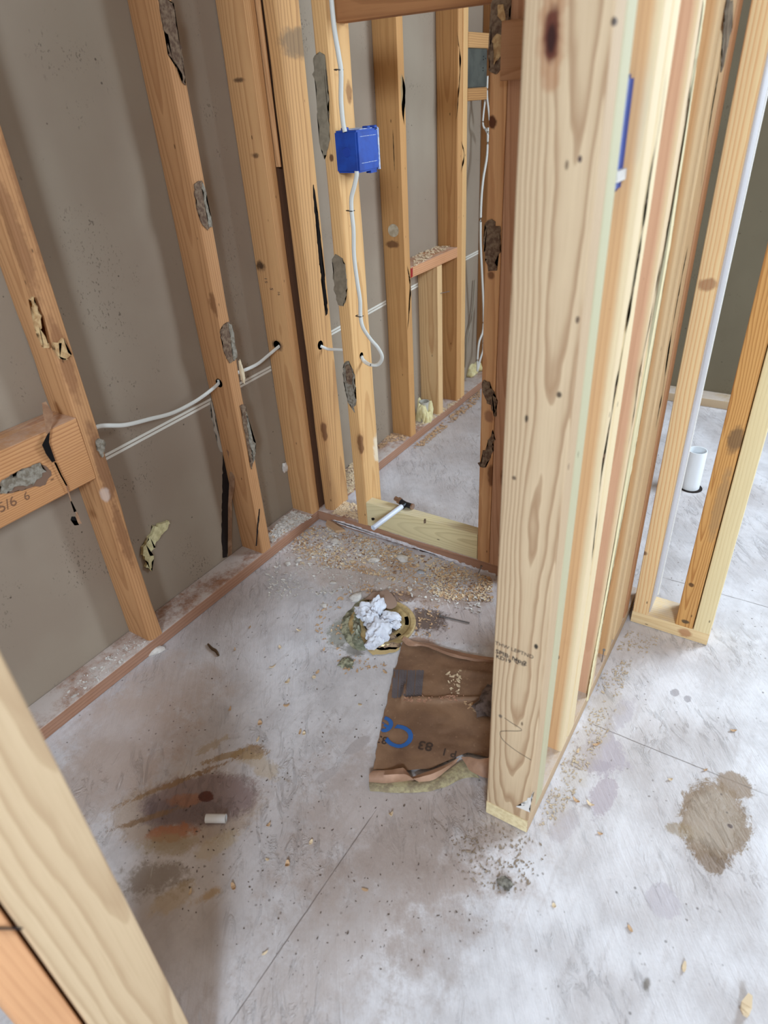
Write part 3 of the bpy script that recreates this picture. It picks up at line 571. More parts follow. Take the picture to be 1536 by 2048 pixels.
cable('romex_cable', [(-1.30, 1.197, .60)] + [on(a, b, 'x', -1.30) for a, b in ((490, 740), (515, 728), (535, 712), (553, 697))] + [(-1.30, 1.4115, .615)], 'white flat cable rising from the second stud to the corner stud')
hole(on(438, 766, 'y', 1.1565), 'y', .012, s2); hole(on(554, 690, 'y', 1.4115), 'y', .013, s3)
h0 = on(641, 692, 'x', -1.2075)
cable('romex_cable', [h0, on(655, 698, 'y', 1.50), on(670, 699, 'y', 1.50), on(690, 700, 'y', 1.505)], 'short white cable between the end stud and the blue box stud', r=.0045, flat=.8)
hole(h0 + Vector((.0002, 0, .003)), 'x', .013, end)
yc = YP - .0065
cab = [on(a, b, 'y', yc) for a, b in ((660, -40), (663, 0), (669, 60), (678, 115), (682, 145), (682, 200), (686, 245), (690, 264))]
c1 = cable('romex_cable', cab, 'thick white cable stapled down the stud into the top of the blue box', r=.0058, flat=.8, fd=(1, 0, 0))
xs = -1.054 + .006
pts = [on(713, 342, 'y', yc)] + [on(713, 352, 'y', yc), on(708, 375, 'y', yc), on(703, 395, 'y', yc), on(703, 420, 'y', yc), on(707, 460, 'y', yc), on(708, 510, 'y', yc), on(714, 560, 'y', yc), on(720, 600, 'y', yc), on(721, 632, 'y', yc), on(726, 655, 'y', yc)]
pts += [on(740, 677, 'y', YP + .01), on(756, 696, 'y', YP + .02), on(764, 714, 'y', YP + .03), on(757, 728, 'y', YP + .035), on(742, 730, 'y', YP + .03), on(728, 722, 'x', xs), on(722, 712, 'x', -1.0538)]
c2 = cable('romex_cable', pts, 'thick white cable leaving the bottom of the blue box and looping back into the stud', r=.0056, flat=.8, fd=(1, 0, 0))
hole(on(723, 711, 'x', -1.0536), 'x', .009, bb)
def staple(px, py, cabl):
    bm = bmesh.new(); p = on(px, py, 'y', YP)
    tube('s', [p + Vector((-.009, 0, 0)), p + Vector((-.008, -.011, .001)), p + Vector((0, -.0135, .001)), p + Vector((.008, -.011, .0)), p + Vector((.009, 0, 0))], .0012, None, bm=bm, sub=3, seg=6)
    o = link('cable_staple', bm, plain('staple_steel', (70, 66, 62), .4, .8), None, origin=p); return o
for (a, b, l) in ((680, 140, 'dark staple holding the cable above the blue box'), (703, 421, 'dark staple just below the blue box'), (721, 631, 'dark staple above the cable loop')):
    tag(staple(a, b, None), l, 'staple', 'cable staples on the blue box stud')
# far corner cables
fx = F - .03
yf = lambda a, b, d=0: on(a, b, 'x', fx + d)
GFC = 'white cables in the far corner'
cable('romex_cable', [yf(970, 152), yf(971, 190), yf(967, 225), yf(966, 250), yf(973, 262), yf(978, 275)], 'right strand leaving the metal box and passing behind the jamb', r=.0045, flat=.8, group=GFC)
cable('romex_cable', [yf(975, 152, .01), yf(974, 190, .01), yf(977, 220, .01), yf(979, 240, .01)], 'left strand leaving the metal box beside its twin', r=.0045, flat=.8, group=GFC)
cable('romex_cable', [yf(976, 255, .015), yf(974, 310, .015), yf(966, 360, .015), yf(962, 410, .015), yf(961, 480, .015), yf(964, 550, .015), yf(967, 620, .015), yf(966, 660, .015), yf(958, 685, .015), yf(955, 715, .015), yf(955, 742, .015)], 'long white cable running down the far corner into the foam', r=.006, flat=.8, group=GFC)
cable('romex_cable', [yf(972, 610), yf(967, 680), yf(966, 700), yf(960, 720), yf(956, 738)], 'short lower white cable entering the foam beside the long one', r=.0055, flat=.8, group=GFC)
cable('romex_cable', [on(950, 560, 'x', B + .012), on(945, 625, 'x', B + .012), on(934, 680, 'x', B + .012), on(930, 735, 'x', B + .012)], 'grey cable against the drywall in the far corner', r=.004, flat=.9, mat=plain('grey_cable', (150, 138, 120), .6), group=GFC)

# ================================================================ BLUE BOX
blue = plain('blue_plastic', (32, 72, 160), .5, 0, 25, (28, 60, 140)); dustw = plain('drywall_dust', (196, 198, 206), .9, 0, 120, (130, 150, 196))
X0, X1, Y0, Y1, Z0, Z1 = -1.0535, -.988, 1.4335, 1.5235, 1.068, 1.156
box = empty('electrical_box', (X0, Y0, Z0)); tag(box, 'blue plastic electrical box nailed to the side of the light stud', 'electrical box')
bm = bmesh.new(); vs = bmbox(bm, X0, X1, Y0, Y1, Z0, Z1)
bmesh.ops.bevel(bm, geom=[e for e in bm.edges if abs(e.verts[0].co.y - e.verts[1].co.y) > .05 or (min(e.verts[0].co.y, e.verts[1].co.y) < Y0 + .001)], offset=.004, segments=2, affect='EDGES')
for f in [f for f in bm.faces if f.normal.y > .9]: bm.faces.remove(f) if f.calc_area() > .003 else None
bmesh.ops.solidify(bm, geom=bm.faces[:], thickness=.002)
link('box_shell', bm, blue, box, origin=Vector((X0, Y0, Z0)), smooth=30)
bm = bmesh.new()
for (a, b, c, d, e, f) in ((X1 - .003, X1 + .0015, Y1 - .003, Y1 + .002, Z0, Z1), (X0, X1, Y1 - .003, Y1 + .002, Z1 - .002, Z1 + .0015)): bmbox(bm, a, b, c, d, e, f)
o = link('dusty_rim', bm, dustw, box, origin=Vector((X1, Y1, Z0)), smooth=0); o['label'] = 'white dusted rim'
for zc in (Z0 + .019, Z1 - .014):
    bm = bmesh.new(); bmbox(bm, X1, X1 + .0008, Y0 + .012, Y1 - .01, zc, zc + .001); link('side_rib', bm, dustw, box, origin=Vector((X1, Y0, zc)), smooth=0)
bm = bmesh.new(); bmesh.ops.create_cone(bm, cap_ends=True, segments=24, radius1=.011, radius2=.010, depth=.0015); bmesh.ops.rotate(bm, verts=bm.verts, matrix=Matrix.Rotation(math.radians(90), 3, 'X')); bmesh.ops.translate(bm, verts=bm.verts, vec=(-1.020, Y0 - .0004, 1.112))
link('round_knockout', bm, plain('blue_knockout', (30, 62, 150), .5), box, origin=Vector((-1.02, Y0, 1.112)))
for (a, c) in ((-1.03, Y0 + .015), (-1.0, Y1 - .03), (-.995, Y1 - .008)):
    bm = bmesh.new(); bmbox(bm, a - .009, a + .007, c - .006, c + .006, Z1, Z1 + .006); bmesh.ops.bevel(bm, geom=bm.edges[:], offset=.0015, segments=1, affect='EDGES'); link('top_lug', bm, blue, box, origin=Vector((a, c, Z1)))
bm = bmesh.new(); bmbox(bm, X1 - .02, X1 - .006, Y1 - .03, Y1 - .004, Z0 - .006, Z0); link('bottom_lug', bm, blue, box, origin=Vector((X1, Y1, Z0)))
bm = bmesh.new(); bmbox(bm, X0 + .004, X1 - .006, Y0 + .02, Y1 - .01, Z1 + .0002, Z1 + .0015); link('top_dust', bm, dustw, box, origin=Vector((X0, Y0, Z1)), smooth=0)
# second blue box in the right-hand wall
b2 = empty('electrical_box', (-.30, .85, 1.10)); tag(b2, 'blue box just glimpsed between the post and the next stud of the right-hand wall', 'electrical box')
bm = bmesh.new(); bmbox(bm, -.300, -.2375, .853, .912, 1.105, 1.225); bmesh.ops.bevel(bm, geom=bm.edges[:], offset=.004, segments=2, affect='EDGES'); link('box_shell', bm, blue, b2, origin=Vector((-.30, .853, 1.105)))
bm = bmesh.new(); bmbox(bm, -.2374, -.232, .87, .905, 1.118, 1.13); link('white_clip', bm, wp, b2, origin=Vector((-.24, .86, 1.118)))
cable('romex_cable', [(-.246, .88, 1.226), (-.246, .878, 1.4), (-.245, .876, 1.7), (-.245, .876, 2.39)], 'white cable rising from the half hidden blue box', r=.009, flat=.6, fd=(0, 1, 0))
# grey metal box
gm = plain('grey_galvanised_steel', (92, 92, 84), .55, .2, 20, (78, 78, 72))
mb = empty('metal_box', (F - .06, 2.557, 1.23)); tag(mb, 'dark grey square metal electrical box in the far corner below a block', 'electrical box')
bm = bmesh.new(); bmbox(bm, B + .02, F - .002, 2.557, 2.72, 1.2255, 1.3455); bmesh.ops.bevel(bm, geom=bm.edges[:], offset=.003, segments=1, affect='EDGES'); link('box_shell', bm, gm, mb, origin=Vector((B, 2.557, 1.23)))
for (a, b) in ((967, 113), (967, 119), (971, 117), (966, 136), (966, 141)):
    bm = bmesh.new(); p = on(a, b, 'x', F - .0015); bmesh.ops.create_icosphere(bm, subdivisions=1, radius=.0022); bmesh.ops.translate(bm, verts=bm.verts, vec=p); link('screw_hole', bm, blackm, mb, origin=p)

# ================================================================ FOAM, PIPES
foam = plain('cream_spray_foam', (232, 220, 172), .9, 0, 30, (212, 196, 142), .5)
fm = empty('spray_foam', on(945, 750, 'z', ZP)); tag(fm, 'cream spray foam lump on the plate in the far corner where the cables end', 'foam')
pf = on(945, 748, 'z', ZP)
for i, (dx, dy, dz, s_) in enumerate(((0, 0, .018, .036), (.01, .055, .02, .032), (-.03, .02, .045, .03), (-.02, .07, .05, .026), (.015, -.03, .012, .022))):
    blob('foam_lobe', pf + Vector((dx - .01, dy, dz)), (s_, s_ * 1.1, s_ * .85), foam, fm, seed=i + 2, amt=.3, flatbot=ZP + .0005)
pp = on(843, 838, 'z', ZP); pp.x = (B + F) / 2 + .012
pr = empty('drain_stub', pp); tag(pr, 'short grey open pipe collared in cream foam, on the plate below the sill block', 'pipe')
tube('pipe_body', [pp + Vector((0, 0, 0)), pp + Vector((0, 0, .085))], .022, plain('grey_pvc', (178, 172, 160), .6), pr, seg=24, hollow=.84, flatdir=(1, 0, 0))
bm = bmesh.new()
for i in range(26):
    a = 2 * math.pi * i / 26; 
for i in range(14):
    a = 2 * math.pi * i / 14 + .2; rr = .026
    blob('foam_collar' if i else 'foam_collar', pp + Vector((rr * math.cos(a), rr * math.sin(a), .03 + .018 * math.sin(3 * a))), (.012, .012, .04 + .008 * math.sin(5 * a)), foam, pr, seed=i, amt=.3, sub=2)
white = plain('white_pvc', (232, 234, 236), .35, spec=.5)
wpp = tube('vent_pipe', [(-.2125, 2.222, .0005), (-.2125, 2.222, .145)], .0305, white, seg=36, hollow=.9, flatdir=(1, 0, 0)); tag(wpp, 'white upright plastic pipe standing in the far floor behind the stub wall', 'pipe')
bm = bmesh.new(); bmesh.ops.create_cone(bm, cap_ends=True, segments=32, radius1=.038, radius2=.038, depth=.001); bmesh.ops.translate(bm, verts=bm.verts, vec=(-.209, 2.218, .0006)); o = link('pipe_hole', bm, darkgap, wpp, origin=Vector((-.21, 2.22, 0)))
a_, b_ = on(412, 1637, 'z', .009), on(452, 1637, 'z', .009)
sp_ = tube('pipe_offcut', [a_, b_], .0088, white, seg=28, hollow=.8); tag(sp_, 'short white plastic pipe offcut lying on the stained floor', 'pipe')
# pex stub on the low block
px_ = plain('translucent_white_pex', (216, 220, 230), .35, spec=.5); bk = plain('black_fitting', (26, 26, 28), .4); cu = plain('crimp_metal', (180, 150, 130), .3, .9)
e0 = on(812, 1006, 'z', .142); e0 = Vector((e0.x, 1.452, .140)); e0.x = on(810, 1005, 'y', 1.452).x; e0.z = on(810, 1005, 'y', 1.452).z
pxr = empty('pex_stub', e0); tag(pxr, 'white plastic water tube with a black fitting resting on the treated board', 'pipe')
zc = .127 + .0095; q0 = on(810, 1008, 'z', zc)
d = on(746, 1056, 'z', zc) - q0; L = min(d.length, .30)
q1 = q0 + Vector((0, -1, 0)) * 0 + d.normalized() * L
tube('tube', [q0, q0.lerp(q1, .5), q1], .0082, px_, pxr, seg=20, hollow=.72)
up = d.normalized(); sd = Vector((0, 0, 1)).cross(up).normalized()
tube('elbow', [q0 + sd * .026, q0 + sd * .012, q0, q0 - sd * .018 + Vector((0, 0, .004))], .0088, bk, pxr, seg=14)
tube('collar', [q0 + up * .002, q0 + up * .018], .0100, bk, pxr, seg=18)
tube('crimp_ring', [q0 - sd * .016 + Vector((0, 0, .004)), q0 - sd * .026 + Vector((0, 0, .006))], .0105, cu, pxr, seg=18, hollow=.7)
tube('crimp_ring', [q0 + sd * .026, q0 + sd * .031], .0098, cu, pxr, seg=18)
for (a, b) in ((746, 1038),):
    patch('nail_hole', [(743, 1036), (747, 1035), (750, 1038), (747, 1041), (743, 1040)], 'y', YP + .0005, darkgap, kick, .0006, .0005, side=-1)
patch('dark_knot', [(848, 1038), (852, 1037), (852, 1046), (848, 1047)], 'y', YP + .0005, gl_brown, kick, .0006, .0015, side=-1)

# ================================================================ CLOSET FLANGE
fc = on(764, 1247, 'z', 0)
fl = empty('closet_flange', fc); tag(fl, 'old brass coloured toilet flange ring in the floor, crusted green on its left side', 'flange')
brass = plain('tarnished_brass', (204, 178, 128), .4, .25, 22, (150, 126, 84), .2)
R1, R2, R3 = .093, .058, .050
bm = bmesh.new(); N = 72
prof = [(R3, -.01), (R3, .004), (R2, .006), (R2 + .004, .004), (R1 - .016, .004), (R1 - .013, .008), (R1 - .003, .008), (R1, .004), (R1, .0)]
rings = [[bm.verts.new((fc.x + r_ * math.cos(2 * math.pi * i / N), fc.y + r_ * math.sin(2 * math.pi * i / N), z_)) for i in range(N)] for r_, z_ in prof]
for a, b in zip(rings, rings[1:]):
    for i in range(N): bm.faces.new((a[i], b[i], b[(i + 1) % N], a[(i + 1) % N]))
link('flange_ring', bm, brass, fl, origin=fc)
def arcslot(a0, a1, ra, rb, nm, mat, z=.0046):
    bm = bmesh.new(); n = 14; lo = []; hi = []
    for i in range(n + 1):
        a = math.radians(a0 + (a1 - a0) * i / n); lo.append(bm.verts.new((fc.x + ra * math.cos(a), fc.y + ra * math.sin(a), z))); hi.append(bm.verts.new((fc.x + rb * math.cos(a), fc.y + rb * math.sin(a), z)))
    for i in range(n): bm.faces.new((lo[i], hi[i], hi[i + 1], lo[i + 1]))
    bmesh.ops.solidify(bm, geom=bm.faces[:], thickness=.0006); return link(nm, bm, mat, fl, origin=fc, smooth=0)
slotm = plain('slot_shadow', (62, 46, 26), .9)
arcslot(-48, -12, .064, .073, 'bolt_slot', slotm); arcslot(20, 48, .064, .074, 'bolt_slot', slotm)
bm = bmesh.new(); bmesh.ops.create_circle(bm, cap_ends=True, radius=R3, segments=40); bmesh.ops.translate(bm, verts=bm.verts, vec=(fc.x, fc.y, .002)); bmesh.ops.solidify(bm, geom=bm.faces[:], thickness=.001); link('pipe_mouth', bm, plain('dark_mouth', (74, 60, 48), .9, 0, 60, (110, 96, 80)), fl, origin=fc, smooth=0)
crud = plain('green_grey_crud', (172, 168, 140), .95, 0, 60, (104, 102, 82), .7)
crud2 = plain('pale_green_crud', (170, 168, 148), .95, 0, 60, (116, 118, 96), .9)
def disp_patch(name, poly, mat, parent, h=.008, seed=1, label=None, cat=None, z0=.0006):
    """irregular heap: grid inside a polygon on the floor"""
    pts = [on(a, b, 'z', 0) for a, b in poly]; c = sum(pts, Vector()) / len(pts); bm = bmesh.new(); NR, NA = 9, 48; rings = [[bm.verts.new((c.x, c.y, z0 + h))]]
    def bd(a):
        dv = Vector((math.cos(a), math.sin(a))); best = .02
        for i in range(len(pts)):
            p, q_ = pts[i] - c, pts[(i + 1) % len(pts)] - c; e = q_ - p; den = dv.x * e.y - dv.y * e.x
            if abs(den) < 1e-9: continue
            t = (p.x * e.y - p.y * e.x) / den; u = (p.x * dv.y - p.y * dv.x) / den
            if t > 0 and 0 <= u <= 1: best = max(best if best != .02 else 0, t)
        return best
    for k in range(1, NR + 1):
        ring = []
        for i in range(NA):
            a = 2 * math.pi * i / NA; r_ = bd(a) * k / NR * (1 + .12 * fbm((math.cos(a) * 3, math.sin(a) * 3, k * .1), 2.5, seed))
            x_, y_ = c.x + r_ * math.cos(a), c.y + r_ * math.sin(a)
            z_ = z0 + (h * (1 - (k / NR) ** 2) * (.55 + 1.1 * abs(fbm((x_, y_, 0), 70, seed)) + .5 * fbm((x_, y_, 3), 160, seed)) if k < NR else 0)
            ring.append(bm.verts.new((x_, y_, max(z_, z0))))
        rings.append(ring)
    for i in range(NA): bm.faces.new((rings[0][0], rings[1][i], rings[1][(i + 1) % NA]))
    for a, b in zip(rings[1:], rings[2:]):
        for i in range(NA): bm.faces.new((a[i], b[i], b[(i + 1) % NA], a[(i + 1) % NA]))
    o = link(name, bm, mat, parent, origin=Vector((c.x, c.y, 0)), smooth=60)
    if label and not parent: tag(o, label, cat)
    return o
disp_patch('green_crust', [(706, 1212), (722, 1200), (738, 1196), (738, 1215), (722, 1240), (716, 1270), (728, 1300), (712, 1304), (692, 1282), (680, 1262), (684, 1236)], crud, fl, .009, 3)
disp_patch('pale_crust', [(702, 1238), (716, 1228), (724, 1250), (722, 1275), (736, 1300), (715, 1302), (700, 1280)], crud2, fl, .016, 5)
disp_patch('debris_in_mouth', [(722, 1275), (742, 1300), (770, 1302), (800, 1296), (806, 1275), (790, 1262), (760, 1270)], plain('dark_debris', (96, 78, 62), .95, 0, 90, (168, 140, 112), .9), fl, .010, 8)
rag = plain('white_crumpled_tissue', (226, 226, 232), .8, 0, 14, (206, 206, 214), .3)
rg = empty('crumpled_rag', on(755, 1250, 'z', .01)); tag(rg, 'crumpled white tissue stuffed into the toilet flange', 'rag')
for i, (x_, y_, sx, sy, sz, rz) in enumerate(((735, 1222, .030, .030, .022, .4), (752, 1215, .020, .034, .026, .2), (782, 1234, .028, .018, .016, .5), (758, 1262, .030, .036, .030, .1), (750, 1282, .018, .026, .016, -.2), (792, 1248, .014, .012, .009, 0), (745, 1242, .02, .02, .03, 0))):
    p = on(x_, y_ + 6, 'z', .006); blob('fold', (p.x, p.y, .014), (sx, sy, sz), rag, rg, seed=i + 11, amt=.22, creases=.28, sub=4, flatbot=.0065, rotz=rz)
tp = patch('torn_card', [(728, 1200), (745, 1186), (762, 1183), (775, 1180), (785, 1192), (795, 1204), (794, 1212), (782, 1219), (768, 1216), (757, 1207), (745, 1200)], 'z', .009, plain('brown_card', (158, 130, 112), .85), None, .0015, .002, label=None)
tag(tp, 'torn brown card lying across the back of the toilet flange', 'card')
tn = patch('torn_tape', [(738, 1302), (732, 1293), (742, 1296), (760, 1301), (790, 1299), (800, 1294), (798, 1302), (770, 1309), (745, 1310)], 'z', .003, plain('tan_tape', (196, 168, 118), .8), None, .0015, .002)
tag(tn, 'torn tan strip on the near rim of the toilet flange', 'tape')

# ================================================================ INSULATION PAPER
def facing_mat():
    t = NT('kraft_facing'); tc = t.n('ShaderNodeTexCoord'); P = tc.outputs['Object']
    n = t.noise(P, 7, 5, .6); col = t.mix(t.step(n, .35, .65), s2l((150, 116, 90)), s2l((120, 90, 70)))
    col = t.mix(t.math('MULTIPLY', t.step(t.noise(P, 120, 3), .6, .75), .4), col, s2l((178, 148, 118)))
    t.l(col, t.b.inputs['Base Color']); t.b.inputs['Roughness'].default_value = .5; t.b.inputs['Specular IOR Level'].default_value = .35
    t.bump(t.math('ADD', n, t.math('MULTIPLY', t.noise(P, 40, 4), .3)), .4, .006); return t.m
fmM = facing_mat()
ppr = empty('insulation_facing', on(850, 1420, 'z', 0)); tag(ppr, 'crumpled brown kraft insulation paper with blue letters, lying left of the post', 'paper')
top = [on(a, b, 'z', 0) for a, b in ((805, 1288), (830, 1294), (865, 1297), (905, 1312), (945, 1320), (985, 1325))] + [Vector((-.315, 1.13, 0))]
bot = [on(a, b, 'z', 0) for a, b in ((746, 1544), (775, 1546), (815, 1546), (860, 1542), (900, 1524), (935, 1510))] + [Vector((-.315, .86, 0))]
def pl(P, t):
    t *= len(P) - 1; i = min(int(t), len(P) - 2); return P[i].lerp(P[i + 1], t - i)
def papz(x_, y_, u, v):
    z = .006 + .006 * fbm((x_, y_, 0), 9, 3) + .0035 * abs(fbm((x_, y_, 0), 26, 5))
    z += .010 * math.exp(-((v - .46 - .02 * math.sin(u * 7)) / .02) ** 2) * min(1, max(0, (u - .1) * 6)) * .7
    z += .012 * math.exp(-((v - .13 - .06 * u) / .03) ** 2) * max(0, u - .3)
    z += .014 * math.exp(-((u - .16) / .02) ** 2 - ((v - .42) / .07) ** 2)
    return max(z, .0012)
bm = bmesh.new(); NU, NV = 60, 70; g = []
for j in range(NV + 1):
    row = []
    for i in range(NU + 1):
        u, v = i / NU, j / NV; p = pl(top, u).lerp(pl(bot, u), v)
        if i == 0: p += Vector((.004 * fbm((v, 0, 0), 22, 4) - .004 * abs(math.sin(v * 3.1)), .0, 0))
        row.append(bm.verts.new((p.x, p.y, papz(p.x, p.y, u, v))))
    g.append(row)
for j in range(NV):
    for i in range(NU): bm.faces.new((g[j][i], g[j][i + 1], g[j + 1][i + 1], g[j + 1][i]))
link('paper_sheet', bm, fmM, ppr, origin=on(850, 1420, 'z', 0), smooth=80)
flapm = plain('kraft_flap', (190, 150, 124), .6, 0, 12, (160, 122, 98), .2)
def flap(name, rows, mat, parent, sub=6):
    """rows of photo pixels with heights: list of [(px,py,z),...] lofted"""
    R = [catmull([on(a, b, 'z', z) for a, b, z in r], sub) for r in rows]; bm = bmesh.new()
    V = [[bm.verts.new(p + Vector((0, 0, .0015 * fbm(p, 60, 2)))) for p in r] for r in R]
    for a, b in zip(V, V[1:]):
        for i in range(len(a) - 1): bm.faces.new((a[i], a[i + 1], b[i + 1], b[i]))
    return link(name, bm, mat, parent, origin=on(rows[0][0][0], rows[0][0][1], 'z', 0), smooth=80)
flap('stapling_flange', [[(803, 1280, .012), (818, 1292, .014), (850, 1293, .014), (900, 1312, .012), (950, 1322, .010), (1000, 1325, .010)],
                         [(806, 1276, .022), (822, 1286, .018), (855, 1290, .024), (900, 1306, .024), (950, 1317, .020), (1000, 1322, .018)],
                         [(808, 1272, .010), (830, 1283, .008), (865, 1288, .010), (905, 1300, .010), (950, 1310, .010), (1000, 1316, .010)]], flapm, ppr)
flap('stapling_flange', [[(745, 1541, .012), (775, 1540, .016), (800, 1536, .022), (808, 1536, .022), (818, 1548, .018)],
                         [(738, 1548, .020), (770, 1550, .024), (800, 1548, .028), (812, 1549, .026), (824, 1556, .020)],
                         [(738, 1560, .010), (770, 1564, .012), (800, 1560, .014), (814, 1558, .014), (826, 1558, .012)],
                         [(738, 1566, .004), (770, 1568, .004), (800, 1565, .004), (818, 1562, .004), (828, 1560, .006)]], flapm, ppr)
flap('stapling_flange', [[(822, 1555, .012), (850, 1545, .016), (885, 1532, .016), (920, 1514, .012)],
                         [(826, 1558, .020), (852, 1551, .024), (880, 1541, .022), (915, 1520, .012)],
                         [(838, 1564, .008), (862, 1562, .010), (878, 1553, .010), (912, 1526, .006)]], flapm, ppr)
flap('folded_corner', [[(922, 1514, .012), (940, 1514, .020), (960, 1518, .028), (1000, 1510, .030)],
                       [(930, 1526, .016), (948, 1530, .026), (965, 1532, .034), (1000, 1525, .034)],
                       [(938, 1540, .006), (955, 1550, .012), (975, 1556, .012), (1000, 1550, .012)]], flapm, ppr)
gls = flap('glass_wool', [[(738, 1560, .004), (790, 1562, .006), (840, 1560, .006), (880, 1550, .006), (920, 1524, .006), (940, 1520, .006)],
                          [(738, 1572, .010), (790, 1574, .012), (840, 1572, .012), (880, 1562, .012), (925, 1540, .010), (950, 1545, .004)],
                          [(740, 1582, .001), (790, 1586, .001), (850, 1584, .001), (890, 1574, .001), (930, 1556, .001), (960, 1556, .001)]], plain('dirty_glass_wool', (172, 158, 122), .95, 0, 70, (140, 124, 98), .9), ppr)
# printing on the paper
def text_on(name, s, corner, xdir, ydir, size, mat, parent, lift, ext=.0004, bold=0, zfun=None):
    cu_ = bpy.data.curves.new(name, 'FONT'); cu_.body = s; cu_.size = size; cu_.extrude = 0; cu_.offset = bold; cu_.resolution_u = 4
    tmp = bpy.data.objects.new(name + '_t', cu_); C.collection.objects.link(tmp); bpy.context.view_layer.update()
    me = bpy.data.meshes.new_from_object(tmp); bpy.data.objects.remove(tmp)
    bm = bmesh.new(); bm.from_mesh(me); bpy.data.meshes.remove(me)
    bmesh.ops.triangulate(bm, faces=bm.faces[:])
    for _ in range(2): bmesh.ops.subdivide_edges(bm, edges=[e for e in bm.edges if e.calc_length() > size * .12], cuts=1); bmesh.ops.triangulate(bm, faces=bm.faces[:])
    xd, yd = Vector(xdir), Vector(ydir); nn = xd.cross(yd).normalized()
    dead = []
    for v in bm.verts:
        p = Vector(corner) + xd * v.co.x + yd * v.co.y
        if zfun:
            p.z = zfun(p)
            if p.z < -.5: dead.append(v)
        v.co = p + (Vector((0, 0, lift)) if zfun else nn * lift)
    bmesh.ops.delete(bm, geom=dead, context='VERTS')
    o = link(name, bm, mat, parent, origin=Vector(corner), smooth=0); return o
from mathutils.bvhtree import BVHTree
sheet = [o for o in ppr.children if o.name.startswith('paper_sheet')][0]
bpy.context.view_layer.update()
_b = bmesh.new(); _b.from_mesh(sheet.data); _b.transform(Matrix.Translation(on(850, 1420, 'z', 0))); bvh = BVHTree.FromBMesh(_b); _b.free()
def pz(p, trim=False):
    h = bvh.ray_cast(Vector((p.x, p.y, .2)), Vector((0, 0, -1))); return h[0].z if h[0] else (-1 if trim else .006)
inkb = plain('blue_ink', (48, 100, 168), .6); inkg = plain('grey_ink', (74, 58, 50), .7); inks = plain('faded_stripe_ink', (104, 96, 98), .7)
pC = on(838, 1472, 'z', 0); dv = on(784, 1444, 'z', 0) - pC; dx_ = dv.normalized(); dy_ = Vector((-dx_.y, dx_.x, 0))
text_on('blue_lettering', 'Ce', pC + dx_ * 0.0 + Vector((0, 0, 0)), dx_, dy_, .084, inkb, ppr, .0012, bold=.0012, zfun=lambda p: pz(p, True))
p6 = on(868, 1492, 'z', 0); dv = on(820, 1482, 'z', 0) - p6; dxx = dv.normalized(); dyy = Vector((-dxx.y, dxx.x, 0))
text_on('black_number', '83', p6, dxx, dyy, .034, inkg, ppr, .001, bold=.0006, zfun=pz)
p6 = on(778, 1478, 'z', 0); text_on('black_number', '83', p6, dxx, dyy, .028, inkg, ppr, .0008, bold=.0004, zfun=lambda p: pz(p, True))
p6 = on(915, 1508, 'z', 0); text_on('black_number', 'P 1', p6, dxx, dyy, .026, inkg, ppr, .0008, bold=.0004, zfun=pz)
for k in range(11):
    a0, a1 = (790 + k * 5.6, 1343), (787 + k * 5.4, 1400); A, Bq = on(*a0, 'z', 0), on(*a1, 'z', 0); wv = .0028 if k % 3 else .0045
    bm = bmesh.new(); L_, R__ = [], []
    for i in range(13):
        p = A.lerp(Bq, i / 12); L_.append(bm.verts.new((p.x - wv, p.y, pz(p - Vector((wv, 0, 0))) + .0008))); R__.append(bm.verts.new((p.x + wv, p.y, pz(p + Vector((wv, 0, 0))) + .0008)))
    for i in range(12): bm.faces.new((L_[i], R__[i], R__[i + 1], L_[i + 1]))
    link('printed_stripe', bm, inks, ppr, origin=A, smooth=0)
gw = blob('grey_wad', on(984, 1400, 'z', .02), (.03, .05, .022), plain('grey_lint', (120, 104, 98), .95, 0, 50, (84, 72, 68), .8), seed=5, amt=.3, flatbot=.012, creases=.3)
tag(gw, 'grey fuzzy wad on the brown paper tight against the left side of the post', 'wad')

# grade stamps and pencil notes
stampm = plain('black_stamp_ink', (66, 54, 48), .8)
def on_post(s, px, py, size, ang=0, bold=0):
    c_ = on(px, py, 'y', .735); a = math.radians(ang)
    text_on('grade_stamp', s, c_, (math.cos(a), 0, math.sin(a)), (-math.sin(a), 0, math.cos(a)), size, stampm, post, .0006, bold=bold)
on_post('THW LEPTND', 990, 1288, .0105, -1); on_post('SPIB: No.2', 991, 1305, .0125, -3, .0002); on_post('KD19', 992, 1315, .011, 0, .0002); on_post('Q.B', 1027, 1323, .0125, -3)
c_ = on(1005, 1392, 'y', .735)
bm = bmesh.new(); tube('p', [on(a, b, 'y', .7346) for a, b in ((1009, 1436), (1022, 1445), (1042, 1458), (1038, 1462), (1010, 1462), (1000, 1465), (1006, 1480), (1030, 1500), (1062, 1520))], .0004, None, bm=bm, seg=5); link('pencil_squiggle', bm, stampm, post, origin=c_)
def on_face(s, px, py, ax, val, xd, yd, size, parent, mat=stampm, nm='ink_stamp'):
    text_on(nm, s, on(px, py, ax, val), xd, yd, size, mat, parent, .0006)
on_face('5/6', 0, 1026, 'x', F, (0, 1, 0), (0, 0, 1), .03, blk, plain('pencil', (120, 84, 60), .8), 'pencil_note'); on_face('6', 50, 1002, 'x', F, (0, 1, 0), (0, 0, 1), .026, blk, bpy.data.materials['pencil'], 'pencil_note')
on_face('S', 540, 575, 'y', 1.412, (0, 0, -1), (1, 0, 0), .016, s3); on_face('16', 555, 582, 'y', 1.412, (0, 0, -1), (1, 0, 0), .012, s3); on_face('I S', 529, 556, 'y', 1.412, (0, 0, -1), (1, 0, 0), .014, s3)

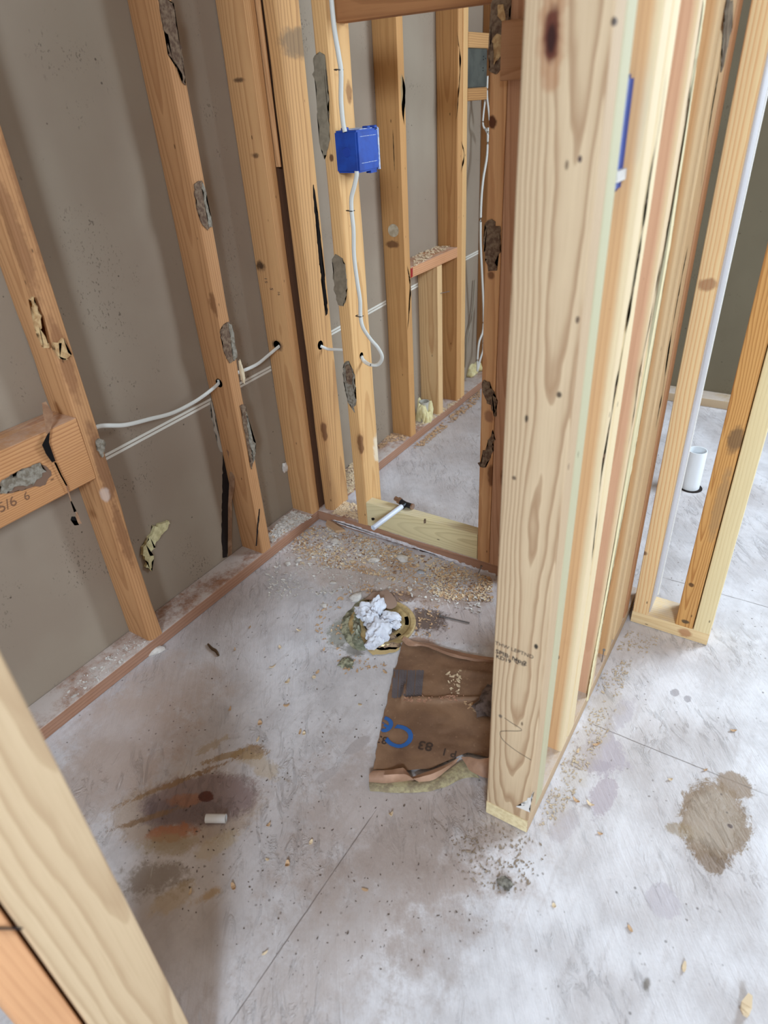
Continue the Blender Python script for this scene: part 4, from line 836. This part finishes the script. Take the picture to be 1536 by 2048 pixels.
# dark split running down the first right-hand stud and bark checks
def seamline(pxs, ax, val, wd, parent, nm, mat=seamm, seed=1):
    P = [on(a, b, ax, val) for a, b in pxs]; P = catmull(P, 14); bm = bmesh.new(); L_, R__ = [], []
    for i, p in enumerate(P):
        w_ = wd * .62 * (.25 + max(0, .5 + 1.6 * fbm(p, 28, seed))) * min(1, 4 * i / len(P), 4 * (len(P) - 1 - i) / len(P) + .05)
        off = .0015 * fbm(p, 40, seed + 2); a = Vector((0, 1, 0)) if ax == 'x' else Vector((1, 0, 0)); e = Vector((.0009, 0, 0)) if ax == 'x' else Vector((0, -.0009, 0))
        L_.append(bm.verts.new(p + a * (off - w_) + e)); R__.append(bm.verts.new(p + a * (off + w_) + e))
    for i in range(len(P) - 1): bm.faces.new((L_[i], R__[i], R__[i + 1], L_[i + 1]))
    bmesh.ops.solidify(bm, geom=bm.faces[:], thickness=.0005)
    return link(nm, bm, mat, parent, origin=P[0], smooth=0)
seamline([(1334, 130), (1318, 250), (1300, 350), (1283, 470), (1262, 600), (1244, 700), (1222, 830), (1205, 930), (1192, 1040), (1180, 1150)], 'x', XR, .006, A2, 'pitch_seam', seed=3)
seamline([(1408, 0), (1385, 140), (1368, 250), (1345, 400), (1322, 520), (1300, 640), (1280, 740), (1262, 860), (1240, 960)], 'x', XR, .004, B1, 'bark_check', seed=5)
seamline([(1378, 480), (1362, 560), (1340, 680), (1325, 780), (1310, 860)], 'x', XR, .006, C2, 'bark_check', bark, seed=8)
seamline([(1448, 30), (1440, 120), (1420, 240), (1400, 380)], 'x', XR, .004, C2, 'bark_check', bark, seed=9)
seamline([(913, 60), (920, 120), (916, 200), (912, 240)], 'x', F, .006, bpy.data.objects['wall_stud.006'], 'glue_scab', gl_brown, seed=4)
seamline([(922, 280), (928, 310), (922, 345)], 'x', F, .006, bpy.data.objects['wall_stud.006'], 'glue_scab', gl_brown, seed=4)
seamline([(814, 530), (820, 570), (818, 620), (815, 660)], 'x', F, .006, bpy.data.objects['wall_stud.004'], 'glue_scab', gl_brown, seed=6)
seamline([(804, 150), (808, 180), (806, 220), (808, 250)], 'x', F, .010, bpy.data.objects['wall_stud.004'], 'glue_scab', plain('tan_scab', (176, 156, 112), .9, 0, 60, (110, 88, 62)), seed=7)
# plugged hole in the back stud
pg = on(787, 461, 'y', 2.071)
bm = bmesh.new(); bmesh.ops.create_cone(bm, cap_ends=True, segments=28, radius1=.0215, radius2=.0205, depth=.004); bmesh.ops.rotate(bm, verts=bm.verts, matrix=Matrix.Rotation(math.radians(90), 3, 'X')); bmesh.ops.translate(bm, verts=bm.verts, vec=pg - Vector((0, .001, 0)))
link('hole_plug', bm, plain('plug', (196, 182, 158), .8, 0, 40, (170, 152, 126)), bpy.data.objects['wall_stud.004'], origin=pg)
# nails standing about
steel = plain('steel_nail', (128, 124, 122), .4, .7)
def nail(a, b, label, r=.0016, head=True):
    e = empty('nail', a); tag(e, label, 'nail'); tube('shank', [a, b], r, steel, e, seg=8)
    if head: d_ = (Vector(b) - Vector(a)).normalized() * .001; tube('nail_head', [Vector(a) - d_, Vector(a) + d_], r * 2.6, steel, e, seg=12)
nail(on(880, 1232, 'z', .003), on(939, 1246, 'z', .003), 'long steel nail lying on the floor between flange and post', .0018)
nail(on(1208, 1300, 'x', XR + .012), Vector((XR - .003, on(1207, 1318, 'x', XR).y, ZP + .004)), 'bent nail sticking out at the foot of a right-hand wall stud', .0012)
nail(on(963, 1132, 'y', YP - .012), on(957, 1146, 'y', YP - .02), 'small rusty nail on the partition plate left of the post', .0012)
nail(on(898, 583, 'x', F + .03), Vector((F - .002, 2.33, on(886, 584, 'x', F).z)), 'nail poking out of the short cripple stud', .0012)

# ================================================================ DEBRIS
chipm = [plain('pale_chip', (222, 198, 164), .8), plain('tan_chip', (196, 160, 124), .8), plain('dark_chip', (138, 104, 80), .8)]
def shard(bm, p, s, rnd, curl=True, flatness=.25):
    """small bent, thick wood shard"""
    ang = rnd.uniform(0, math.tau); L_ = s * rnd.uniform(.7, 1.5); W_ = s * rnd.uniform(.35, .8); th = s * .12; n = 3; up = s * rnd.uniform(0, flatness); ca, sa = math.cos(ang), math.sin(ang); tl = rnd.uniform(-.3, .3)
    T, Bt = [], []
    for i in range(n + 1):
        u = i / n - .5; w_ = W_ * (1 - .6 * abs(u * 2) ** rnd.uniform(1, 3)); z = p.z + th + up * (4 * u * u if curl else 0) + abs(tl) * L_ * .2
        for sd_ in (-1, 1):
            x_, y_ = u * L_, sd_ * w_ / 2; zz = z + tl * y_
            T.append(bm.verts.new((p.x + x_ * ca - y_ * sa, p.y + x_ * sa + y_ * ca, zz))); Bt.append(bm.verts.new((p.x + x_ * ca - y_ * sa, p.y + x_ * sa + y_ * ca, max(zz - th, p.z))))
    for i in range(n):
        a = 2 * i; bm.faces.new((T[a], T[a + 1], T[a + 3], T[a + 2])); bm.faces.new((Bt[a], Bt[a + 2], Bt[a + 3], Bt[a + 1]))
        bm.faces.new((T[a], T[a + 2], Bt[a + 2], Bt[a])); bm.faces.new((T[a + 1], Bt[a + 1], Bt[a + 3], T[a + 3]))
    bm.faces.new((T[0], Bt[0], Bt[1], T[1])); e = 2 * n; bm.faces.new((T[e], T[e + 1], Bt[e + 1], Bt[e]))
def inpoly(x, y, P):
    c = False
    for i in range(len(P)):
        (x1, y1), (x2, y2) = P[i], P[(i + 1) % len(P)]
        if (y1 > y) != (y2 > y) and x < (x2 - x1) * (y - y1) / (y2 - y1) + x1: c = not c
    return c
def scatter(name, label, poly, z, n, s0, s1, mat, seed, dens=None, cat='debris', zf=None, ax='z'):
    rnd = random.Random(seed); bm = bmesh.new(); xs_ = [p[0] for p in poly]; ys_ = [p[1] for p in poly]; k = 0; tries = 0
    while k < n and tries < n * 40:
        tries += 1; a, b = rnd.uniform(min(xs_), max(xs_)), rnd.uniform(min(ys_), max(ys_))
        if not inpoly(a, b, poly): continue
        p = on(a, b, 'z', z)
        if dens and rnd.random() > max(.03, .5 + dens * fbm(p, 14, seed)): continue
        if zf: p.z = zf(p)
        shard(bm, p, rnd.uniform(s0, s1) * rnd.uniform(.6, 1.3), rnd); k += 1
    o = link(name, bm, mat, None, origin=on(*poly[0], 'z', z), smooth=0); tag(o, label, cat, None, 'stuff'); return o
Z1_ = [(575, 1085), (630, 1050), (700, 1062), (800, 1095), (900, 1125), (985, 1158), (985, 1205), (900, 1200), (800, 1165), (700, 1140), (600, 1130)]
scatter('wood_shavings', 'drift of tan shavings on the floor along the partition plate', Z1_, .001, 1500, .003, .009, chipm[1], 1, 1.6)
scatter('wood_shavings', 'pale chips mixed through the drift along the partition plate', Z1_, .001, 1100, .003, .010, chipm[0], 2, 1.3)
scatter('wood_shavings', 'dark crumbs mixed through the drift along the partition plate', Z1_, .001, 500, .003, .007, chipm[2], 3, 1.6)
scatter('plaster_crumbs', 'white plaster crumbs scattered over the floor near the corner', [(520, 1130), (580, 1085), (640, 1050), (760, 1090), (860, 1130), (980, 1170), (960, 1230), (860, 1200), (760, 1180), (640, 1190), (540, 1200)], .001, 900, .003, .010, wp, 4, .8)
scatter('plaster_crumbs', 'white and tan rubble heaped on the plate between the second and corner studs', [(536, 1072), (560, 1045), (584, 1022), (622, 1036), (590, 1052), (560, 1072), (545, 1086)], ZP, 800, .006, .014, wp, 5)
scatter('wood_shavings', 'tan crumbs on the plate between the second and corner studs', [(536, 1072), (560, 1045), (584, 1022), (622, 1036), (590, 1052), (560, 1072), (545, 1086)], ZP, 200, .005, .011, chipm[1], 6)
scatter('wood_shavings', 'tan shavings in the bay between the end stud and the blue box stud', [(662, 1027), (690, 1003), (720, 1012), (722, 1040), (700, 1036)], ZP, 380, .005, .012, chipm[0], 7)
scatter('wood_shavings', 'shavings heaped on the plate behind the blue box stud', [(690, 990), (690, 940), (706, 925), (712, 960), (706, 985)], ZP, 220, .006, .013, chipm[0], 8)
scatter('wood_shavings', 'shavings heaped at the foot of the stud with the plugged hole', [(757, 895), (778, 865), (822, 862), (812, 880), (775, 885), (764, 898)], ZP, 260, .006, .013, chipm[1], 9)
scatter('wood_shavings', 'fine shavings in front of the back room plate', [(822, 900), (880, 850), (960, 780), (960, 800), (900, 850), (850, 890)], .001, 420, .005, .012, chipm[1], 10, 1.3)
scatter('wood_shavings', 'shavings around the foam collared drain', [(826, 855), (832, 840), (880, 825), (890, 812), (925, 795), (880, 830), (850, 850)], ZP, 180, .006, .012, chipm[0], 11)
scatter('wood_shavings', 'shavings and dust heaped on the sill block', [(824, 508), (870, 486), (912, 487), (870, 512), (830, 533)], .694, 260, .006, .013, chipm[0], 12)
scatter('wood_shavings', 'reddish shavings in a line across the brown paper', [(805, 1397), (930, 1392), (932, 1401), (805, 1405)], .01, 60, .003, .009, plain('red_chip', (176, 132, 106), .8), 13, None, 'debris', lambda p: pz(p) + .0005)
scatter('wood_shavings', 'pale shavings clustered on the upper right of the brown paper', [(895, 1345), (925, 1340), (920, 1385), (900, 1388)], .01, 40, .003, .009, chipm[0], 14, None, 'debris', lambda p: pz(p) + .0005)
scatter('wood_shavings', 'shavings beside the grey wad on the brown paper', [(930, 1400), (975, 1425), (972, 1432), (925, 1408)], .01, 45, .003, .010, chipm[1], 15, None, 'debris', lambda p: pz(p) + .0005)
scatter('floor_grit', 'fine pale grit along the right-hand side of the right wall plate', [(1075, 1650), (1110, 1560), (1160, 1450), (1210, 1340), (1255, 1262), (1330, 1275), (1260, 1340), (1230, 1440), (1180, 1530), (1110, 1650)], .0005, 520, .002, .006, plain('grit', (196, 176, 150), .9), 16, 1.4)
scatter('floor_grit', 'dark grit sprinkled over the open floor', [(420, 1350), (640, 1200), (960, 1180), (980, 1300), (740, 1550), (960, 1620), (1000, 1900), (600, 1980), (380, 1900), (250, 1650)], .0005, 380, .0015, .004, plain('dark_grit', (98, 82, 72), .9), 17)
scatter('floor_grit', 'dusty crumbs by the foot of the post', [(980, 1640), (1060, 1675), (1100, 1700), (1040, 1800), (930, 1760), (900, 1680)], .0005, 240, .002, .006, plain('grit_b', (150, 132, 114), .9), 18, 1.2)
scatter('plaster_crumbs', 'plaster crumbs and dust on the left wall plate below the first stud', [(250, 1290), (262, 1262), (300, 1290), (200, 1360), (140, 1400), (110, 1405), (180, 1340)], ZP, 120, .003, .008, wp, 19)
scatter('wood_shavings', 'tan crumbs around the toilet flange', [(640, 1190), (720, 1160), (860, 1180), (900, 1260), (840, 1280), (760, 1175), (690, 1220), (680, 1300), (780, 1330), (690, 1350), (630, 1260)], .0005, 260, .003, .009, chipm[1], 20, 1.3)
# single chips one can point at
GC = 'loose wood chips on the white floor'
spots = [(575, 1365), (573, 1412), (545, 1335), (520, 1448), (516, 1480), (600, 1465), (608, 1468), (635, 1345), (628, 1355), (500, 1255), (598, 1262), (680, 1268), (663, 1263), (648, 1300), (622, 1685), (537, 1651), (535, 1720), (575, 1730), (381, 1785), (467, 1775), (530, 1907), (1200, 1668), (1108, 1812), (1152, 1602), (1180, 1610), (1260, 1858), (1368, 1935), (1410, 1541), (1155, 1505), (1192, 1490), (1340, 1560), (1466, 1462), (1000, 1768), (730, 1780), (782, 1630), (770, 1345), (720, 1410), (460, 1420), (560, 1295), (470, 1300)]
marks_ = {'the toilet flange': (764, 1247), 'the brown paper': (850, 1420), 'the pipe offcut': (432, 1637), 'the second left stud': (530, 1100), 'the foreground post': (1030, 1650), 'the stained patch': (1428, 1640), 'the stub wall plate': (1340, 1250), 'the grey gritty clump': (1010, 1766), 'the curved floor chip': (1490, 2020), 'the near blurred stud': (380, 1960)}
mk = {k: on(*v, 'z', 0) for k, v in marks_.items()}
ORD_ = ['closest to it', 'second closest to it', 'third closest to it', 'fourth closest to it', 'fifth closest to it', 'sixth closest to it', 'seventh closest to it', 'eighth closest to it', 'ninth closest to it', 'tenth closest to it', 'eleventh closest to it', 'twelfth closest to it', 'thirteenth closest to it', 'fourteenth closest to it']
lab = {}; buckets = {}
for i, (a, b) in enumerate(spots):
    p = on(a, b, 'z', 0); k = min(mk, key=lambda q_: (mk[q_] - p).length); dx, dy = a - marks_[k][0], b - marks_[k][1]
    side = ('left of' if dx < 0 else 'right of') if abs(dx) > abs(dy) else ('beyond' if dy < 0 else 'in front of')
    buckets.setdefault((k, side), []).append(((mk[k] - p).length, i))
for (k, side), v in buckets.items():
    for n_, (d_, i) in enumerate(sorted(v)): lab[i] = '%s wood chip on the floor %s %s, %s' % ('pale' if i % 2 == 0 else 'tan', side, k, ORD_[n_])
rnd = random.Random(5)
for i, (a, b) in enumerate(spots):
    bm = bmesh.new(); p = on(a, b, 'z', .0006); shard(bm, p, rnd.uniform(.008, .014), rnd, True, .5)
    tag(link('wood_chip', bm, chipm[i % 2], None, origin=p, smooth=0), lab[i], 'wood chip', GC)
bigs = [(670, 1083, .018, 'flat white plaster flake near the corner end of the shavings drift'), (749, 1122, .016, 'white plaster flake below the middle of the partition plate'), (805, 1118, .022, 'largest white plaster flake, with brown paper back, in front of the treated board'), (712, 1196, .022, 'white plaster flake touching the back left of the toilet flange'),
        (303, 1304, .024, 'long lump of white putty at the foot of the first left stud'), (598, 1122, .012, 'white flake on the floor right of the second stud foot'), (575, 1128, .012, 'smaller white flake beside the second stud foot'), (657, 1093, .009, 'tiny white flake left of the shavings drift'), (820, 1180, .009, 'white crumb behind the toilet flange'),
        (733, 1088, .010, 'white crumb among the shavings under the water tube'), (666, 1166, .010, 'white crumb between corner and flange'), (648, 1212, .010, 'white crumb left of the toilet flange')]
for i, (a, b, s_, l) in enumerate(bigs):
    p = on(a, b, 'z', 0); o = blob('plaster_flake', (p.x, p.y, s_ * .18), (s_ * (1.4 if 'putty' in l else 1), s_ * .75, s_ * .3), wp, seed=i + 20, amt=.5, freq=1.2, flatbot=.0006, sub=2, rotz=rnd.uniform(0, 3) if 'putty' not in l else .8); tag(o, l, 'plaster')
o = blob('pebble', on(842, 1144, 'z', .003), (.013, .009, .004), plain('grey_pebble', (168, 168, 172), .7), seed=3, amt=.15, flatbot=.0006, sub=2); tag(o, 'smooth grey disc of plaster beyond the flange', 'pebble')
tw = tube('dark_twig', [on(a, b, 'z', .003) for a, b in ((416, 1288), (424, 1297), (432, 1302), (437, 1311))], .0035, plain('dark_bark', (92, 72, 52), .9), seg=7, taper=lambda t: .7 + .5 * math.sin(t * 3)); tag(tw, 'dark brown twig like scrap on the floor left of the open area', 'scrap')
o = blob('mouldy_clump', on(694, 1326, 'z', .004), (.016, .014, .007), crud, seed=8, amt=.5, flatbot=.0006, creases=.4); tag(o, 'mouldy grey green clump just in front of the toilet flange', 'clump')
o = blob('gravel_clump', on(1010, 1766, 'z', .004), (.014, .010, .006), plain('gravel', (140, 134, 122), .9, 0, 90, (90, 84, 76)), seed=9, amt=.5, flatbot=.0006); tag(o, 'grey gritty clump on the floor in front of the post', 'clump')
bm = bmesh.new(); p = on(1490, 2020, 'z', .0006); shard(bm, p, .03, random.Random(3), True, .8); tag(link('wood_chip', bm, chipm[0], None, origin=p, smooth=0), 'large curved wood chip at the very bottom right', 'wood chip')
bm = bmesh.new(); p = on(628, 1062, 'z', .0006); 
wq = [on(a, b, 'z', 0) for a, b in ((655, 1044), (668, 1050), (690, 1064), (672, 1066), (652, 1052))]
for h_ in (.001, .012): pass
vl = [bm.verts.new(v + Vector((0, 0, .001))) for v in wq]; vh = [bm.verts.new(v + Vector((0, 0, .010))) for v in wq]
bm.faces.new(vl[::-1]); bm.faces.new(vh)
for i in range(5): bm.faces.new((vl[i], vl[(i + 1) % 5], vh[(i + 1) % 5], vh[i]))
tag(link('wood_wedge', bm, chipm[1], None, origin=wq[0], smooth=0), 'tan wedge of wood against the left end of the partition plate', 'wood scrap')
# thin dark wire on the nearest board
o = tube('black_wire', [on(-8, 1857, 'x', -.4775), on(20, 1857, 'x', -.4765), on(44, 1857, 'x', -.4762)], .0011, blackm, seg=8); tag(o, 'thin dark wire across the blurred orange board at the left edge', 'wire')
bpy.context.view_layer.update()
